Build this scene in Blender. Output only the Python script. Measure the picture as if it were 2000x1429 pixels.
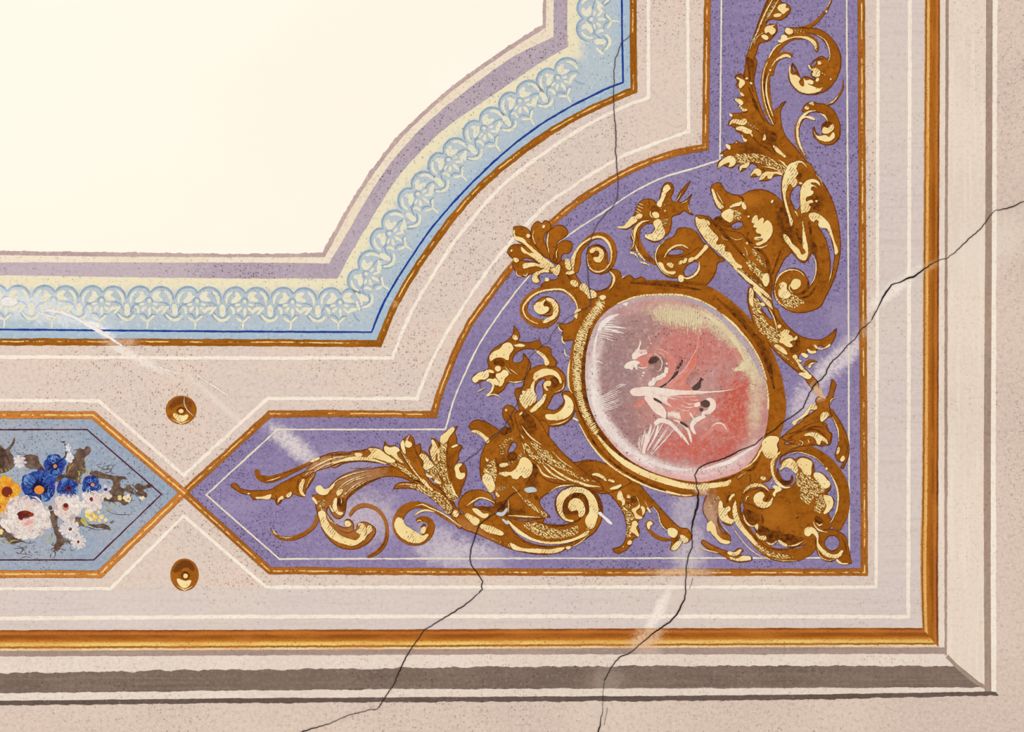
import bpy, math, random
from mathutils import Vector
from mathutils.geometry import tessellate_polygon

for o in list(bpy.data.objects):
    bpy.data.objects.remove(o)

# ------------------------------------------------------------------ camera, light, exposure
# A painted ceiling 3.6 m up, seen straight from below. One photo pixel is one
# millimetre of ceiling; the ceiling plane is X = -(x-1000) mm, Y = (714.5-y) mm.
K = 0.001
CEIL = 3.6
DIST = 2.3
scene = bpy.context.scene
C = scene.collection
cam_data = bpy.data.cameras.new('camera')
cam_data.sensor_width = 36.0
cam_data.lens = 36.0 * DIST / 2.0
cam = bpy.data.objects.new('camera', cam_data)
C.objects.link(cam)
cam.location = (0, 0, CEIL - DIST)
cam.rotation_euler = (0, math.pi, 0)
scene.camera = cam

world = bpy.data.worlds.new('room_light')
scene.world = world
world.use_nodes = True
bg = world.node_tree.nodes['Background']
bg.inputs[0].default_value = (1.0, 0.985, 0.965, 1)
bg.inputs[1].default_value = 0.905

ld = bpy.data.lights.new('window_light', 'AREA')
ld.shape = 'RECTANGLE'
ld.size, ld.size_y = 2.4, 1.6
ld.energy = 15
ld.color = (1.0, 0.97, 0.93)
lamp = bpy.data.objects.new('window_light', ld)
C.objects.link(lamp)
lamp.location = (1.9, 1.1, CEIL - 2.6)
lamp.rotation_euler = (Vector((0.2, 0.1, CEIL)) - lamp.location).to_track_quat('-Z', 'Y').to_euler()

vs = scene.view_settings
vs.view_transform = 'Standard'
vs.look = 'None'
vs.gamma = 1.0
vs.use_curve_mapping = False
vs.exposure = 0.0

rnd = random.Random(7)

# ------------------------------------------------------------------ colours and materials
def lin(c):
    r = []
    for v in c:
        v = v / 255.0
        r.append(v / 12.92 if v <= 0.04045 else ((v + 0.055) / 1.055) ** 2.4)
    return (r[0], r[1], r[2], 1.0)

class NT:
    def __init__(self, name, rough=0.8, spec=0.03):
        self.m = bpy.data.materials.new(name)
        self.m.use_nodes = True
        self.t = self.m.node_tree
        self.b = self.t.nodes['Principled BSDF']
        self.b.inputs['Roughness'].default_value = rough
        self.b.inputs['Specular IOR Level'].default_value = spec
        g = self.t.nodes.new('ShaderNodeNewGeometry')
        self.pos = g.outputs['Position']
    def n(self, kind):
        return self.t.nodes.new(kind)
    def l(self, a, b):
        self.t.links.new(a, b)
    def mapped(self, loc=(0, 0, 0), rot=0, scale=(1, 1, 1), kind='POINT'):
        m = self.n('ShaderNodeMapping')
        m.vector_type = kind
        m.inputs['Location'].default_value = loc
        m.inputs['Rotation'].default_value = (0, 0, rot)
        m.inputs['Scale'].default_value = scale
        self.l(self.pos, m.inputs['Vector'])
        return m.outputs[0]
    def noise(self, scale, detail=3, vec=None, rough=0.55, dist=0.0):
        n = self.n('ShaderNodeTexNoise')
        n.inputs['Scale'].default_value = scale
        n.inputs['Detail'].default_value = detail
        n.inputs['Roughness'].default_value = rough
        n.inputs['Distortion'].default_value = dist
        self.l(vec if vec is not None else self.pos, n.inputs['Vector'])
        return n.outputs[0]
    def ramp(self, v, a, b, lo=0.0, hi=1.0):
        n = self.n('ShaderNodeMapRange')
        n.interpolation_type = 'SMOOTHSTEP'
        for i, q in enumerate((a, b, lo, hi)):
            n.inputs[i + 1].default_value = q
        self.l(v, n.inputs[0])
        return n.outputs[0]
    def math(self, op, a, b=None):
        n = self.n('ShaderNodeMath')
        n.operation = op
        for i, q in enumerate((a, b)):
            if q is None:
                continue
            if isinstance(q, (int, float)):
                n.inputs[i].default_value = q
            else:
                self.l(q, n.inputs[i])
        return n.outputs[0]
    def mix(self, f, a, b):
        n = self.n('ShaderNodeMix')
        n.data_type = 'RGBA'
        for s, q in ((0, f), (6, a), (7, b)):
            if isinstance(q, tuple):
                n.inputs[s].default_value = q
            elif isinstance(q, (int, float)):
                n.inputs[s].default_value = q
            else:
                self.l(q, n.inputs[s])
        return n.outputs[2]
    def dots(self, scale, size, prob, soft=.07):
        """round sponge specks: a random share of the cells carries one"""
        v = self.n('ShaderNodeTexVoronoi')
        v.inputs['Scale'].default_value = scale
        self.l(self.pos, v.inputs['Vector'])
        sp = self.n('ShaderNodeSeparateColor')
        self.l(v.outputs['Color'], sp.inputs[0])
        d = self.math('ADD', v.outputs['Distance'], self.math('MULTIPLY', sp.outputs[1], size * .8))
        return self.math('MULTIPLY', self.ramp(d, size * 1.4 + soft, size * 1.4 - soft), self.math('LESS_THAN', sp.outputs[0], prob))
    def attr(self, name):
        n = self.n('ShaderNodeAttribute')
        n.attribute_name = name
        return n.outputs['Fac']
    def patch(self, col, cx, cy, rx, ry, ang, colour, strength=1.0, nz=0.5, fine=60, gate=None):
        """a worn or differently painted area with a ragged edge"""
        v = self.mapped(((1000 - cx) * K, (714.5 - cy) * K, CEIL), math.radians(ang), (rx * K, ry * K, 1), 'TEXTURE')
        ln = self.n('ShaderNodeVectorMath')
        ln.operation = 'LENGTH'
        self.l(v, ln.inputs[0])
        q = self.math('ADD', ln.outputs['Value'], self.math('MULTIPLY', self.math('SUBTRACT', self.noise(fine, 8, rough=0.85), 0.5), nz * 4.2))
        f = self.ramp(q, 1.05, 0.30, 0.0, strength)
        f = self.math('MULTIPLY', f, self.ramp(self.noise(150, 5, rough=.7), .36, .56, .45, 1.0))
        if gate is not None:
            f = self.math('MULTIPLY', f, gate)
        return self.mix(f, col, lin(colour))
    def done(self, col, bump=0.0, bscale=140):
        if isinstance(col, tuple):
            self.b.inputs['Base Color'].default_value = col
        else:
            self.l(col, self.b.inputs['Base Color'])
        if bump:
            bn = self.n('ShaderNodeBump')
            bn.inputs['Strength'].default_value = bump
            bn.inputs['Distance'].default_value = 0.002
            self.l(self.noise(bscale, 6, rough=0.65), bn.inputs['Height'])
            self.l(bn.outputs[0], self.b.inputs['Normal'])
        return self.m

def paint(name, c1, c2=None, speck=None, sp_amt=0.6, sp_scale=170, sp_lo=0.60, sp_hi=0.66, even=0.0,
          brush=None, brush_c=None, patches=(), bump=0.25, low=5, light=None, mottle=0.20):
    """sponged fresco paint: two drifting tones, stippled specks, brush streaks, worn patches"""
    N = NT(name)
    c2 = c2 or c1
    col = N.mix(N.ramp(N.noise(low, 4), 0.35, 0.65), lin(c1), lin(c2))
    if brush:
        sx, sy = brush
        st = N.noise(1.0, 4, N.mapped(scale=(sx, sy, 1)))
        col = N.mix(N.ramp(st, 0.46, 0.72, 0, 0.55), col, lin(brush_c or c2))
    if mottle:
        q = N.noise(125, 6, rough=0.7)
        dk = tuple(v * (1 - mottle * .55) for v in c1)
        lt = tuple(min(255, v + (255 - v) * mottle * .45) for v in c1)
        col = N.mix(N.ramp(q, .50, .68, 0, .8), col, lin(dk))
        col = N.mix(N.ramp(q, .50, .34, 0, .8), col, lin(lt))
    if light:
        col = N.mix(N.ramp(N.noise(210, 3, rough=0.6), 0.57, 0.68, 0, 0.55), col, lin(light))
    if speck:
        pr = .42 + (.60 - sp_lo) * 4
        f = N.math('MAXIMUM', N.dots(sp_scale * .95, .27, pr), N.math('MULTIPLY', N.dots(sp_scale * 1.7, .26, pr + .12), .7))
        f = N.math('MULTIPLY', f, sp_amt)
        g = N.ramp(N.noise(4.3, 4), 0.40, 0.60, even, 1.0)
        col = N.mix(N.math('MULTIPLY', f, g), col, lin(speck))
    for p in patches:
        col = N.patch(col, *p)
    return N.done(col, bump)

CRACK_WEAR = [(1745, 565, 85, 17, -38, (247, 236, 225), .9), (1830, 515, 40, 12, -35, (247, 236, 225), .6),
              (1285, 1195, 78, 15, -62, (247, 236, 225), .95), (1330, 1170, 40, 60, 0, (226, 206, 194), .5),
              (250, 690, 120, 12, 28, (243, 233, 224), .8), (420, 780, 120, 7, 42, (238, 224, 212), .6),
              (1930, 480, 120, 60, -35, (236, 222, 206), .6)]
M = {}
M['plaster'] = paint('beige_fresco', (228, 206, 190), (221, 204, 194), (160, 131, 116), .80, 200, .57, .66, .30,
                     (9, 90), (231, 210, 196), CRACK_WEAR, .35)
M['greyrun'] = paint('grey_lilac_fresco', (223, 207, 197), (219, 204, 198), (168, 145, 132), .45, 170, .64, .68, .15,
                     (5, 120), (208, 190, 180), CRACK_WEAR, .35, mottle=.13)
M['greyrun_v'] = paint('grey_lilac_fresco_upright', (227, 210, 199), (221, 206, 197), (168, 145, 132), .45, 170, .64, .68, .15,
                       (120, 5), (210, 192, 180), CRACK_WEAR, .35, mottle=.13)
M['outer'] = paint('rose_beige_plaster', (226, 204, 188), (218, 196, 182), (160, 132, 118), .6, 180, .61, .67, .25,
                   None, None, CRACK_WEAR, .7, 5, (243, 226, 208), mottle=.24)
M['cream'] = paint('cream_field', (253, 246, 230), (254, 248, 235), None, bump=.08, low=2, mottle=0)
M['creamband'] = paint('cream_stippled', (238, 222, 196), (243, 228, 208), (196, 168, 132), .6, 190, .60, .66, .3, bump=.2)
M['mauve'] = paint('mauve_stippled', (188, 172, 182), (178, 160, 174), (108, 88, 98), .8, 205, .55, .62, .45, bump=.2,
                   patches=[(150, 525, 330, 60, 0, (204, 186, 190), .7)])
M['thinmauve'] = paint('rose_grey_line', (196, 170, 166), (182, 156, 156), (230, 212, 200), .5, 120, bump=.2)
M['white'] = paint('off_white_line', (250, 238, 222), (246, 231, 214), (220, 200, 184), .6, 180, .60, .66, .3, bump=.3)
M['whiteband'] = paint('chalk_white_band', (238, 221, 206), (230, 213, 198), (172, 150, 136), .5, 180, .62, .67, .25, None, None, (), .7, 8, (248, 238, 224))
M['whiteband_v'] = paint('chalk_white_upright_band', (238, 220, 203), (230, 212, 195), (192, 168, 150), .5, 180, .62, .68, .25,
                         (140, 6), (246, 234, 218), CRACK_WEAR, .4, mottle=.13)
M['taupe'] = paint('taupe_shade_band', (134, 114, 101), (116, 98, 88), (86, 72, 66), .6, 170, .60, .66, .2, (4, 170), (148, 128, 113),
                   [(1185, 1330, 45, 40, 0, (160, 142, 128), .8)], .3)
M['taupeline'] = paint('dark_taupe_line', (98, 82, 74), (108, 92, 84), (140, 120, 110), .5, 120, bump=.2)
M['taupe_v'] = paint('warm_taupe_upright', (172, 146, 128), (160, 136, 120), (128, 106, 94), .5, 150, .58, .66, .2, (90, 6), (188, 164, 146), bump=.3)
M['mauveshade'] = paint('mauve_brown_shade', (172, 146, 136), (158, 136, 124), None, .5, 150, brush=(6, 150), brush_c=(190, 164, 150),
                        patches=[(1262, 1270, 40, 20, 0, (205, 178, 160), .8)], bump=.2)
PW = (208, 196, 202)
M['purple'] = paint('violet_stippled', (148, 133, 172), (136, 121, 162), (76, 64, 100), .80, 195, .49, .63, .40, (6, 70), (156, 140, 178),
                    [(915, 1085, 105, 42, 5, PW, 1), (850, 1060, 60, 50, 0, PW, .7), (715, 1010, 85, 65, 0, (196, 180, 190), 1),
                     (680, 900, 70, 40, 20, (172, 158, 178), .6),
                     (572, 868, 85, 26, 38, (222, 210, 208), 1), (470, 990, 60, 25, 5, (160, 145, 178), .6),
                     (1640, 700, 125, 30, -42, (222, 208, 210), 1), (1575, 785, 60, 36, -50, (208, 192, 202), 1), (1650, 620, 50, 50, 0, (165, 150, 178), .6),
                     (1345, 1075, 44, 80, 5, (200, 186, 190), 1), (1340, 990, 40, 60, 10, (196, 182, 190), .8),
                     (1010, 1095, 150, 20, 0, (140, 124, 168), .5)], .25, 7, (168, 152, 190), mottle=.24)
M['bluepanel'] = paint('grey_blue_stippled', (166, 173, 186), (152, 166, 186), (104, 110, 120), .75, 190, .56, .64, .35, (8, 60), (174, 182, 194),
                       bump=.25, low=9, light=(188, 192, 200), mottle=.22)
M['fillet'] = paint('cream_fillet', (236, 226, 202), (228, 216, 196), (196, 182, 178), .6, 130, bump=.1)
M['blueline'] = paint('ultramarine_line', (28, 62, 150), (36, 58, 140), bump=.05)
M['bordeaux'] = paint('bordeaux_line', (74, 28, 40), (92, 44, 58), bump=.05)
M['crack'] = paint('crack_dark', (30, 20, 18), (62, 44, 40), bump=0)
M['crackthin'] = paint('hairline_crack', (92, 70, 74), (70, 52, 58), bump=0)
M['chip'] = paint('bare_white_plaster', (244, 238, 232), (232, 224, 222), (205, 196, 200), .5, 130, bump=.5)
M['bluechip'] = paint('pale_blue_plaster', (206, 214, 214), (190, 200, 204), bump=.4)

def band_blue():
    N = NT('cream_to_sky_blue_sponging')
    t = N.attr('across')
    f = N.math('ADD', t, N.math('MULTIPLY', N.math('SUBTRACT', N.noise(130, 4, rough=.7), .5), .38))
    col = N.mix(N.ramp(f, .10, .34), lin((238, 226, 192)), lin((184, 197, 205)))
    col = N.mix(N.ramp(f, .62, 1.0, 0, .7), col, lin((156, 184, 210)))
    col = N.mix(N.math('MULTIPLY', N.math('MULTIPLY', N.dots(190, .24, .42), .7), N.ramp(N.noise(4, 3), .40, .58, .3, 1)), col, lin((132, 132, 134)))
    col = N.mix(N.ramp(N.noise(110, 6, rough=.75), .50, .66, 0, .35), col, lin((142, 164, 186)))
    col = N.mix(N.ramp(N.noise(120, 6, rough=.75), .48, .34, 0, .5), col, lin((232, 228, 208)))
    for p in [(70, 600, 190, 34, 12, (238, 238, 238), .85), (190, 640, 90, 12, 35, (250, 247, 244), .9)]:
        col = N.patch(col, *p)
    return N.done(col, .2)
M['bluegrad'] = band_blue()

def gilt_line(name, hi_at=.45, wid=.13, dens=.5, patches=(), dark=(142, 84, 20), mid=(172, 102, 28)):
    """ochre brush line with a broken pale highlight running along it"""
    N = NT(name, .55, .04)
    t = N.attr('across')
    s = N.attr('along')
    cv = N.n('ShaderNodeCombineXYZ')
    N.l(s, cv.inputs[0]); N.l(t, cv.inputs[1])
    m = N.n('ShaderNodeMapping')
    m.inputs['Scale'].default_value = (14, 3, 1)
    N.l(cv.outputs[0], m.inputs[0])
    st = N.noise(1, 4, m.outputs[0])
    col = N.mix(N.ramp(st, .35, .65), lin(dark), lin(mid))
    col = N.mix(N.ramp(N.noise(220, 3), .55, .66, 0, .6), col, lin((112, 60, 12)))
    d = N.math('ABSOLUTE', N.math('SUBTRACT', t, hi_at))
    e = N.math('ADD', d, N.math('MULTIPLY', N.math('SUBTRACT', N.noise(160, 3), .5), .12))
    f = N.math('MULTIPLY', N.ramp(e, wid, wid * .4), N.ramp(N.noise(15, 6, rough=.8), dens - .03, dens + .05))
    col = N.mix(f, col, lin((242, 202, 128)))
    edge = N.ramp(N.math('ABSOLUTE', N.math('SUBTRACT', t, .5)), .40, .5, 0, .55)
    col = N.mix(edge, col, lin((116, 62, 18)))
    for p in patches:
        col = N.patch(col, *p)
    return N.done(col, .25)
M['gilt1'] = gilt_line('ochre_line_inner', .42, .13, .50, [(235, 668, 45, 14, 0, (214, 172, 138), .9), (772, 594, 8, 10, 0, (220, 160, 100), .7)], (146, 84, 12), (170, 100, 22))
M['gilt2'] = gilt_line('ochre_line_panel', .46, .13, .50,
                       [(1330, 1117, 85, 14, 0, (222, 184, 146), .9), (1688, 640, 10, 30, 0, (206, 170, 130), .5)], (158, 92, 28), (180, 108, 36))
M['gilt4'] = gilt_line('orange_ochre_line', .5, .15, .46, (), (190, 116, 50), (210, 134, 62))

def gilt_mould(name, stops, patches=()):
    """wide painted ochre moulding: stripes across, brushed along"""
    N = NT(name, .55, .04)
    t = N.attr('across')
    s = N.attr('along')
    cv = N.n('ShaderNodeCombineXYZ')
    N.l(s, cv.inputs[0]); N.l(t, cv.inputs[1])
    m = N.n('ShaderNodeMapping')
    m.inputs['Scale'].default_value = (9, 2, 1)
    N.l(cv.outputs[0], m.inputs[0])
    w = N.math('ADD', t, N.math('MULTIPLY', N.math('SUBTRACT', N.noise(150, 4, rough=.7), .5), .10))
    cr = N.n('ShaderNodeValToRGB')
    e = cr.color_ramp.elements
    while len(e) < len(stops):
        e.new(0.5)
    for i, (p, c) in enumerate(stops):
        e[i].position = p
        e[i].color = lin(c)
    N.l(w, cr.inputs[0])
    col = N.mix(N.ramp(N.noise(1, 5, m.outputs[0]), .40, .66, 0, .45), cr.outputs[0], lin((206, 128, 50)))
    col = N.mix(N.ramp(N.noise(240, 3), .56, .68, 0, .5), col, lin((122, 64, 14)))
    for p in patches:
        col = N.patch(col, *p)
    return N.done(col, .25)
M['gilt3h'] = gilt_mould('ochre_moulding_level',
    [(.0, (120, 60, 22)), (.06, (150, 76, 26)), (.16, (192, 112, 48)), (.30, (146, 78, 22)), (.42, (156, 86, 24)),
     (.56, (196, 124, 44)), (.66, (238, 194, 104)), (.76, (244, 206, 124)), (.82, (150, 92, 28)), (.87, (158, 98, 34)), (.91, (246, 214, 150)), (1.0, (240, 212, 172))],
    [(1262, 1248, 52, 30, -40, (228, 188, 150), .95)])
M['gilt3v'] = gilt_mould('ochre_moulding_upright',
    [(.0, (226, 190, 148)), (.06, (166, 102, 34)), (.12, (120, 72, 20)), (.16, (226, 164, 86)), (.30, (240, 190, 112)), (.36, (176, 104, 28)),
     (.55, (158, 90, 18)), (.68, (146, 78, 12)), (.84, (186, 112, 46)), (.93, (120, 56, 18)), (1.0, (84, 40, 18))],
    [(1815, 520, 26, 12, -30, (214, 160, 100), .8)])

def gilt_body():
    N = NT('ochre_gilding', .5, .04)
    col = N.mix(N.ramp(N.noise(13, 4), .34, .66), lin((150, 85, 14)), lin((168, 98, 22)))
    col = N.mix(N.ramp(N.noise(75, 7, rough=.75), .47, .64, 0, .75), col, lin((122, 62, 6)))
    col = N.mix(N.ramp(N.noise(230, 3, rough=.7), .58, .68, 0, .45), col, lin((198, 126, 48)))
    for p in [(640, 905, 60, 18, -20, (206, 160, 128), .8), (700, 930, 70, 50, 0, (186, 140, 104), .7), (690, 1010, 110, 60, 0, (196, 138, 96), .35),
              (920, 1040, 70, 22, 30, (196, 134, 76), .6), (1385, 1010, 30, 60, 0, (206, 172, 150), .7), (1595, 765, 26, 24, -45, (226, 186, 148), .9), (1370, 955, 20, 14, 0, (224, 190, 158), .9),
              # brushed-in dark and light modelling of the painted relief
              (1533, 440, 20, 60, -15, (86, 40, 8), .85), (1470, 300, 40, 22, 30, (98, 48, 10), .8), (1500, 270, 14, 40, -35, (96, 46, 8), .7), (1590, 395, 22, 26, 0, (98, 48, 8), .7),
              (1590, 500, 10, 60, -12, (98, 48, 8), .7), (1490, 560, 30, 50, 20, (100, 50, 8), .7), (1460, 390, 40, 18, 0, (188, 112, 30), .8), (1545, 600, 40, 12, 0, (186, 112, 34), .7),
              (1330, 553, 90, 6, 3, (104, 52, 8), .7), (1495, 690, 10, 60, -25, (98, 46, 6), .8), (1440, 610, 40, 8, 42, (104, 52, 8), .7), (1505, 1045, 50, 16, 12, (84, 40, 12), .85), (1470, 1015, 22, 22, 0, (96, 48, 12), .8),
              (1515, 1005, 36, 30, 0, (182, 110, 30), .8), (1600, 930, 12, 60, -25, (108, 56, 10), .6), (1420, 905, 30, 14, -30, (92, 44, 10), .8), (985, 905, 20, 24, 0, (96, 46, 10), .75), (1030, 840, 20, 26, -20, (98, 46, 10), .8),
              (1040, 935, 14, 40, 10, (88, 42, 12), .8), (1000, 1000, 40, 14, 0, (96, 48, 12), .8), (960, 960, 30, 20, 0, (182, 112, 32), .6), (1150, 925, 40, 14, 30, (118, 62, 10), .7), (880, 905, 10, 40, -10, (112, 58, 12), .6),
              (1270, 505, 40, 12, -10, (110, 56, 12), .7), (1225, 400, 22, 16, 0, (116, 64, 28), .7), (1330, 470, 30, 24, 0, (178, 106, 26), .6)]:
        N2 = N.patch(col, *p)
        col = N2
    return N.done(col, .25)
M['gilt'] = gilt_body()
def brushy(name, dark, mid, lo, hi, scale=70):
    N = NT(name, .6, .04)
    col = N.mix(N.ramp(N.noise(scale, 7, rough=.75), lo, hi), lin(dark), lin(mid))
    return N.done(col, .2)
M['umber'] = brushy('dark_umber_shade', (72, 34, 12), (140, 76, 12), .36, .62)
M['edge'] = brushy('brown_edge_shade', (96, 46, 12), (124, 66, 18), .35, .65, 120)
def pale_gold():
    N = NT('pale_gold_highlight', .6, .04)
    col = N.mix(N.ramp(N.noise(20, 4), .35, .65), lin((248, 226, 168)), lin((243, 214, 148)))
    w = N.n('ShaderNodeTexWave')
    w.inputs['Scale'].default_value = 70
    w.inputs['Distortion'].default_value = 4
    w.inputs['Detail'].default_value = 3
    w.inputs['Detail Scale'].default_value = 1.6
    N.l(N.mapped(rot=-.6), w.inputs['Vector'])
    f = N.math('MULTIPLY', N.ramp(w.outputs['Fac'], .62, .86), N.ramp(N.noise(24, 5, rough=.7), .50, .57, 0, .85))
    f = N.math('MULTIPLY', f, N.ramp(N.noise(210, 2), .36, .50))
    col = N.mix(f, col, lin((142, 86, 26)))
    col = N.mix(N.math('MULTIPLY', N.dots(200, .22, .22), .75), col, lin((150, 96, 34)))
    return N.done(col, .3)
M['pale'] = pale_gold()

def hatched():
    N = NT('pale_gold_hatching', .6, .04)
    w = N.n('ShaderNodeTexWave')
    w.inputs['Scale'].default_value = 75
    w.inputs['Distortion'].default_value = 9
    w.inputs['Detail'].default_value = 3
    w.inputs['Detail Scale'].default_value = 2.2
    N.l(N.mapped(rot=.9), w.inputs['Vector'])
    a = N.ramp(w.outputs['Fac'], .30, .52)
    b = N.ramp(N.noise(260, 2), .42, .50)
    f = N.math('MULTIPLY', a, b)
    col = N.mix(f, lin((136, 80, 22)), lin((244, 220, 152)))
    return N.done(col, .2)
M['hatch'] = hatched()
M['outline'] = paint('lace_blue_outline', (142, 166, 188), (154, 176, 194), (118, 132, 150), .5, 190, bump=.1,
                     patches=[(70, 600, 190, 40, 12, (206, 214, 226), .8)])
M['lacefill'] = paint('lace_pale_blue_fill', (190, 200, 205), (181, 194, 203), (144, 150, 158), .6, 200, .58, .64, .4, bump=.1, mottle=.14,
                      patches=[(70, 600, 190, 40, 12, (226, 230, 234), .8)])
M['lace'] = paint('lace_cream', (230, 226, 204), (236, 228, 200), (176, 178, 168), .6, 200, .58, .64, .4, bump=.1)

def ground():
    N = NT('rose_medallion_wash')
    r = N.attr('radius')
    col = N.mix(N.ramp(N.noise(9, 4), .35, .65), lin((190, 146, 142)), lin((200, 150, 142)))
    for p in [(1205, 720, 75, 150, 0, (158, 128, 128), 1), (1235, 835, 60, 80, 0, (160, 122, 120), .95), (1255, 650, 70, 60, 0, (166, 130, 126), .95),
              (1350, 680, 100, 80, 0, (203, 118, 108), .95), (1300, 800, 80, 80, 0, (205, 140, 130), .7),
              (1440, 800, 70, 110, 12, (203, 92, 72), 1), (1345, 870, 95, 42, -4, (206, 96, 76), .9), (1400, 890, 70, 30, -25, (202, 84, 66), .7),
              (1288, 715, 26, 30, 0, (128, 104, 92), .75), (1345, 735, 26, 14, -50, (140, 96, 84), .6), (1440, 690, 50, 40, 0, (196, 112, 104), .8)]:
        col = N.patch(col, *p)
    for p in [(1330, 615, 80, 26, 8, (224, 206, 164), .95), (1410, 640, 75, 24, 38, (226, 208, 166), .95), (1465, 712, 70, 22, 60, (226, 210, 168), .95), (1475, 790, 20, 90, 4, (216, 190, 160), .95)]:
        col = N.patch(col, *p)
    rim = N.ramp(r, .80, .90)
    lowleft = (1195, 850, 190, 260, 0)
    col = N.patch(col, *lowleft, (246, 234, 226), 1.0, .4, 30, rim)
    col = N.patch(col, 1400, 930, 160, 70, -20, (236, 202, 196), .9, .4, 30, rim)
    edge = N.ramp(r, .93, .985)
    col = N.patch(col, 1360, 640, 250, 200, 0, (186, 170, 174), .85, .3, 30, edge)
    col = N.patch(col, 1180, 720, 110, 230, 0, (204, 184, 190), .8, .3, 30, edge)
    col = N.patch(col, 1330, 900, 260, 90, 0, (222, 156, 156), .8, .3, 30, edge)
    f = N.math('MULTIPLY', N.math('MULTIPLY', N.dots(195, .25, .5), .8), N.ramp(N.noise(7, 3), .40, .58, .12, 1))
    col = N.mix(f, col, lin((104, 70, 74)))
    q = N.noise(90, 7, rough=.75)
    col = N.mix(N.ramp(q, .50, .68, 0, .35), col, lin((150, 96, 92)))
    col = N.mix(N.ramp(q, .50, .32, 0, .30), col, lin((238, 212, 200)))
    return N.done(col, .25)
M['ground'] = ground()

def flat(name, c, var=None, bump=.25):
    return paint(name, c, var or tuple(min(255, int(v * .93)) for v in c), bump=bump, low=22)
M['dwhite'] = flat('rosy_white_brush', (240, 226, 208), (244, 214, 200))
M['dpink'] = flat('salmon_brush', (218, 146, 132), (210, 128, 114))
M['dorange'] = flat('coral_brush', (224, 134, 108), (214, 116, 96))
M['rimwhite'] = flat('rosy_white_wash', (241, 229, 220), (232, 212, 206))
M['creamwash'] = flat('pale_straw_wash', (228, 212, 172), (220, 200, 162))
M['ddark'] = flat('smoky_brown_brush', (74, 54, 48), (96, 72, 64))
M['dolive'] = flat('olive_grey_wash', (138, 110, 96), (150, 112, 100))
M['peachworn'] = flat('worn_peach_paint', (224, 184, 148), (212, 170, 136))
M['rosepale'] = flat('pale_rose_brush', (232, 190, 180), (238, 206, 194))
# ------------------------------------------------------------------ 2-D drawing helpers (photo millimetres)
def parse(s):
    """'x y x y ! x y' -> points and corner flags; '!' marks the point before it as a corner"""
    pts, cor = [], []
    tok = s.split()
    i = 0
    while i < len(tok):
        if tok[i] == '!':
            cor[-1] = True
            i += 1
            continue
        pts.append((float(tok[i]), float(tok[i + 1])))
        cor.append(False)
        i += 2
    return pts, cor

def spline(pts, cor, closed, step=3.0):
    n = len(pts)
    out = []
    segs = n if closed else n - 1
    def unit(a, b):
        d = math.hypot(b[0] - a[0], b[1] - a[1]) or 1e-9
        return ((b[0] - a[0]) / d, (b[1] - a[1]) / d)
    def tan(i, side):
        if not closed and i == 0:
            return unit(pts[0], pts[1])
        if not closed and i == n - 1:
            return unit(pts[-2], pts[-1])
        p, q, r = pts[(i - 1) % n], pts[i], pts[(i + 1) % n]
        if cor[i]:
            return unit(q, r) if side else unit(p, q)
        u, v = unit(p, q), unit(q, r)
        la, lb = math.hypot(q[0]-p[0], q[1]-p[1]) + 1e-6, math.hypot(r[0]-q[0], r[1]-q[1]) + 1e-6
        w = la / (la + lb)
        t = (u[0] * (1 - w) + v[0] * w, u[1] * (1 - w) + v[1] * w)
        d = math.hypot(*t)
        return (t[0] / d, t[1] / d) if d > 1e-6 else u
    for i in range(segs):
        a, b = pts[i], pts[(i + 1) % n]
        L = math.hypot(b[0] - a[0], b[1] - a[1])
        ta, tb = tan(i, 1), tan((i + 1) % n, 0)
        k = max(1, min(14, int(L / step + .5)))
        for j in range(k):
            t = j / k
            h1 = 2*t**3 - 3*t**2 + 1; h2 = t**3 - 2*t**2 + t; h3 = -2*t**3 + 3*t**2; h4 = t**3 - t**2
            out.append((h1*a[0] + h2*L*ta[0] + h3*b[0] + h4*L*tb[0], h1*a[1] + h2*L*ta[1] + h3*b[1] + h4*L*tb[1]))
    if not closed:
        out.append(pts[-1])
    return out

def resample(P, n):
    d = [0.0]
    for a, b in zip(P, P[1:]):
        d.append(d[-1] + math.hypot(b[0] - a[0], b[1] - a[1]))
    T = d[-1] or 1e-9
    out, j = [], 0
    for i in range(n):
        s = T * i / (n - 1)
        while j < len(P) - 2 and d[j + 1] < s:
            j += 1
        e = (s - d[j]) / ((d[j + 1] - d[j]) or 1e-9)
        out.append((P[j][0] + (P[j+1][0] - P[j][0]) * e, P[j][1] + (P[j+1][1] - P[j][1]) * e))
    return out

def length(P):
    return sum(math.hypot(b[0]-a[0], b[1]-a[1]) for a, b in zip(P, P[1:]))

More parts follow.
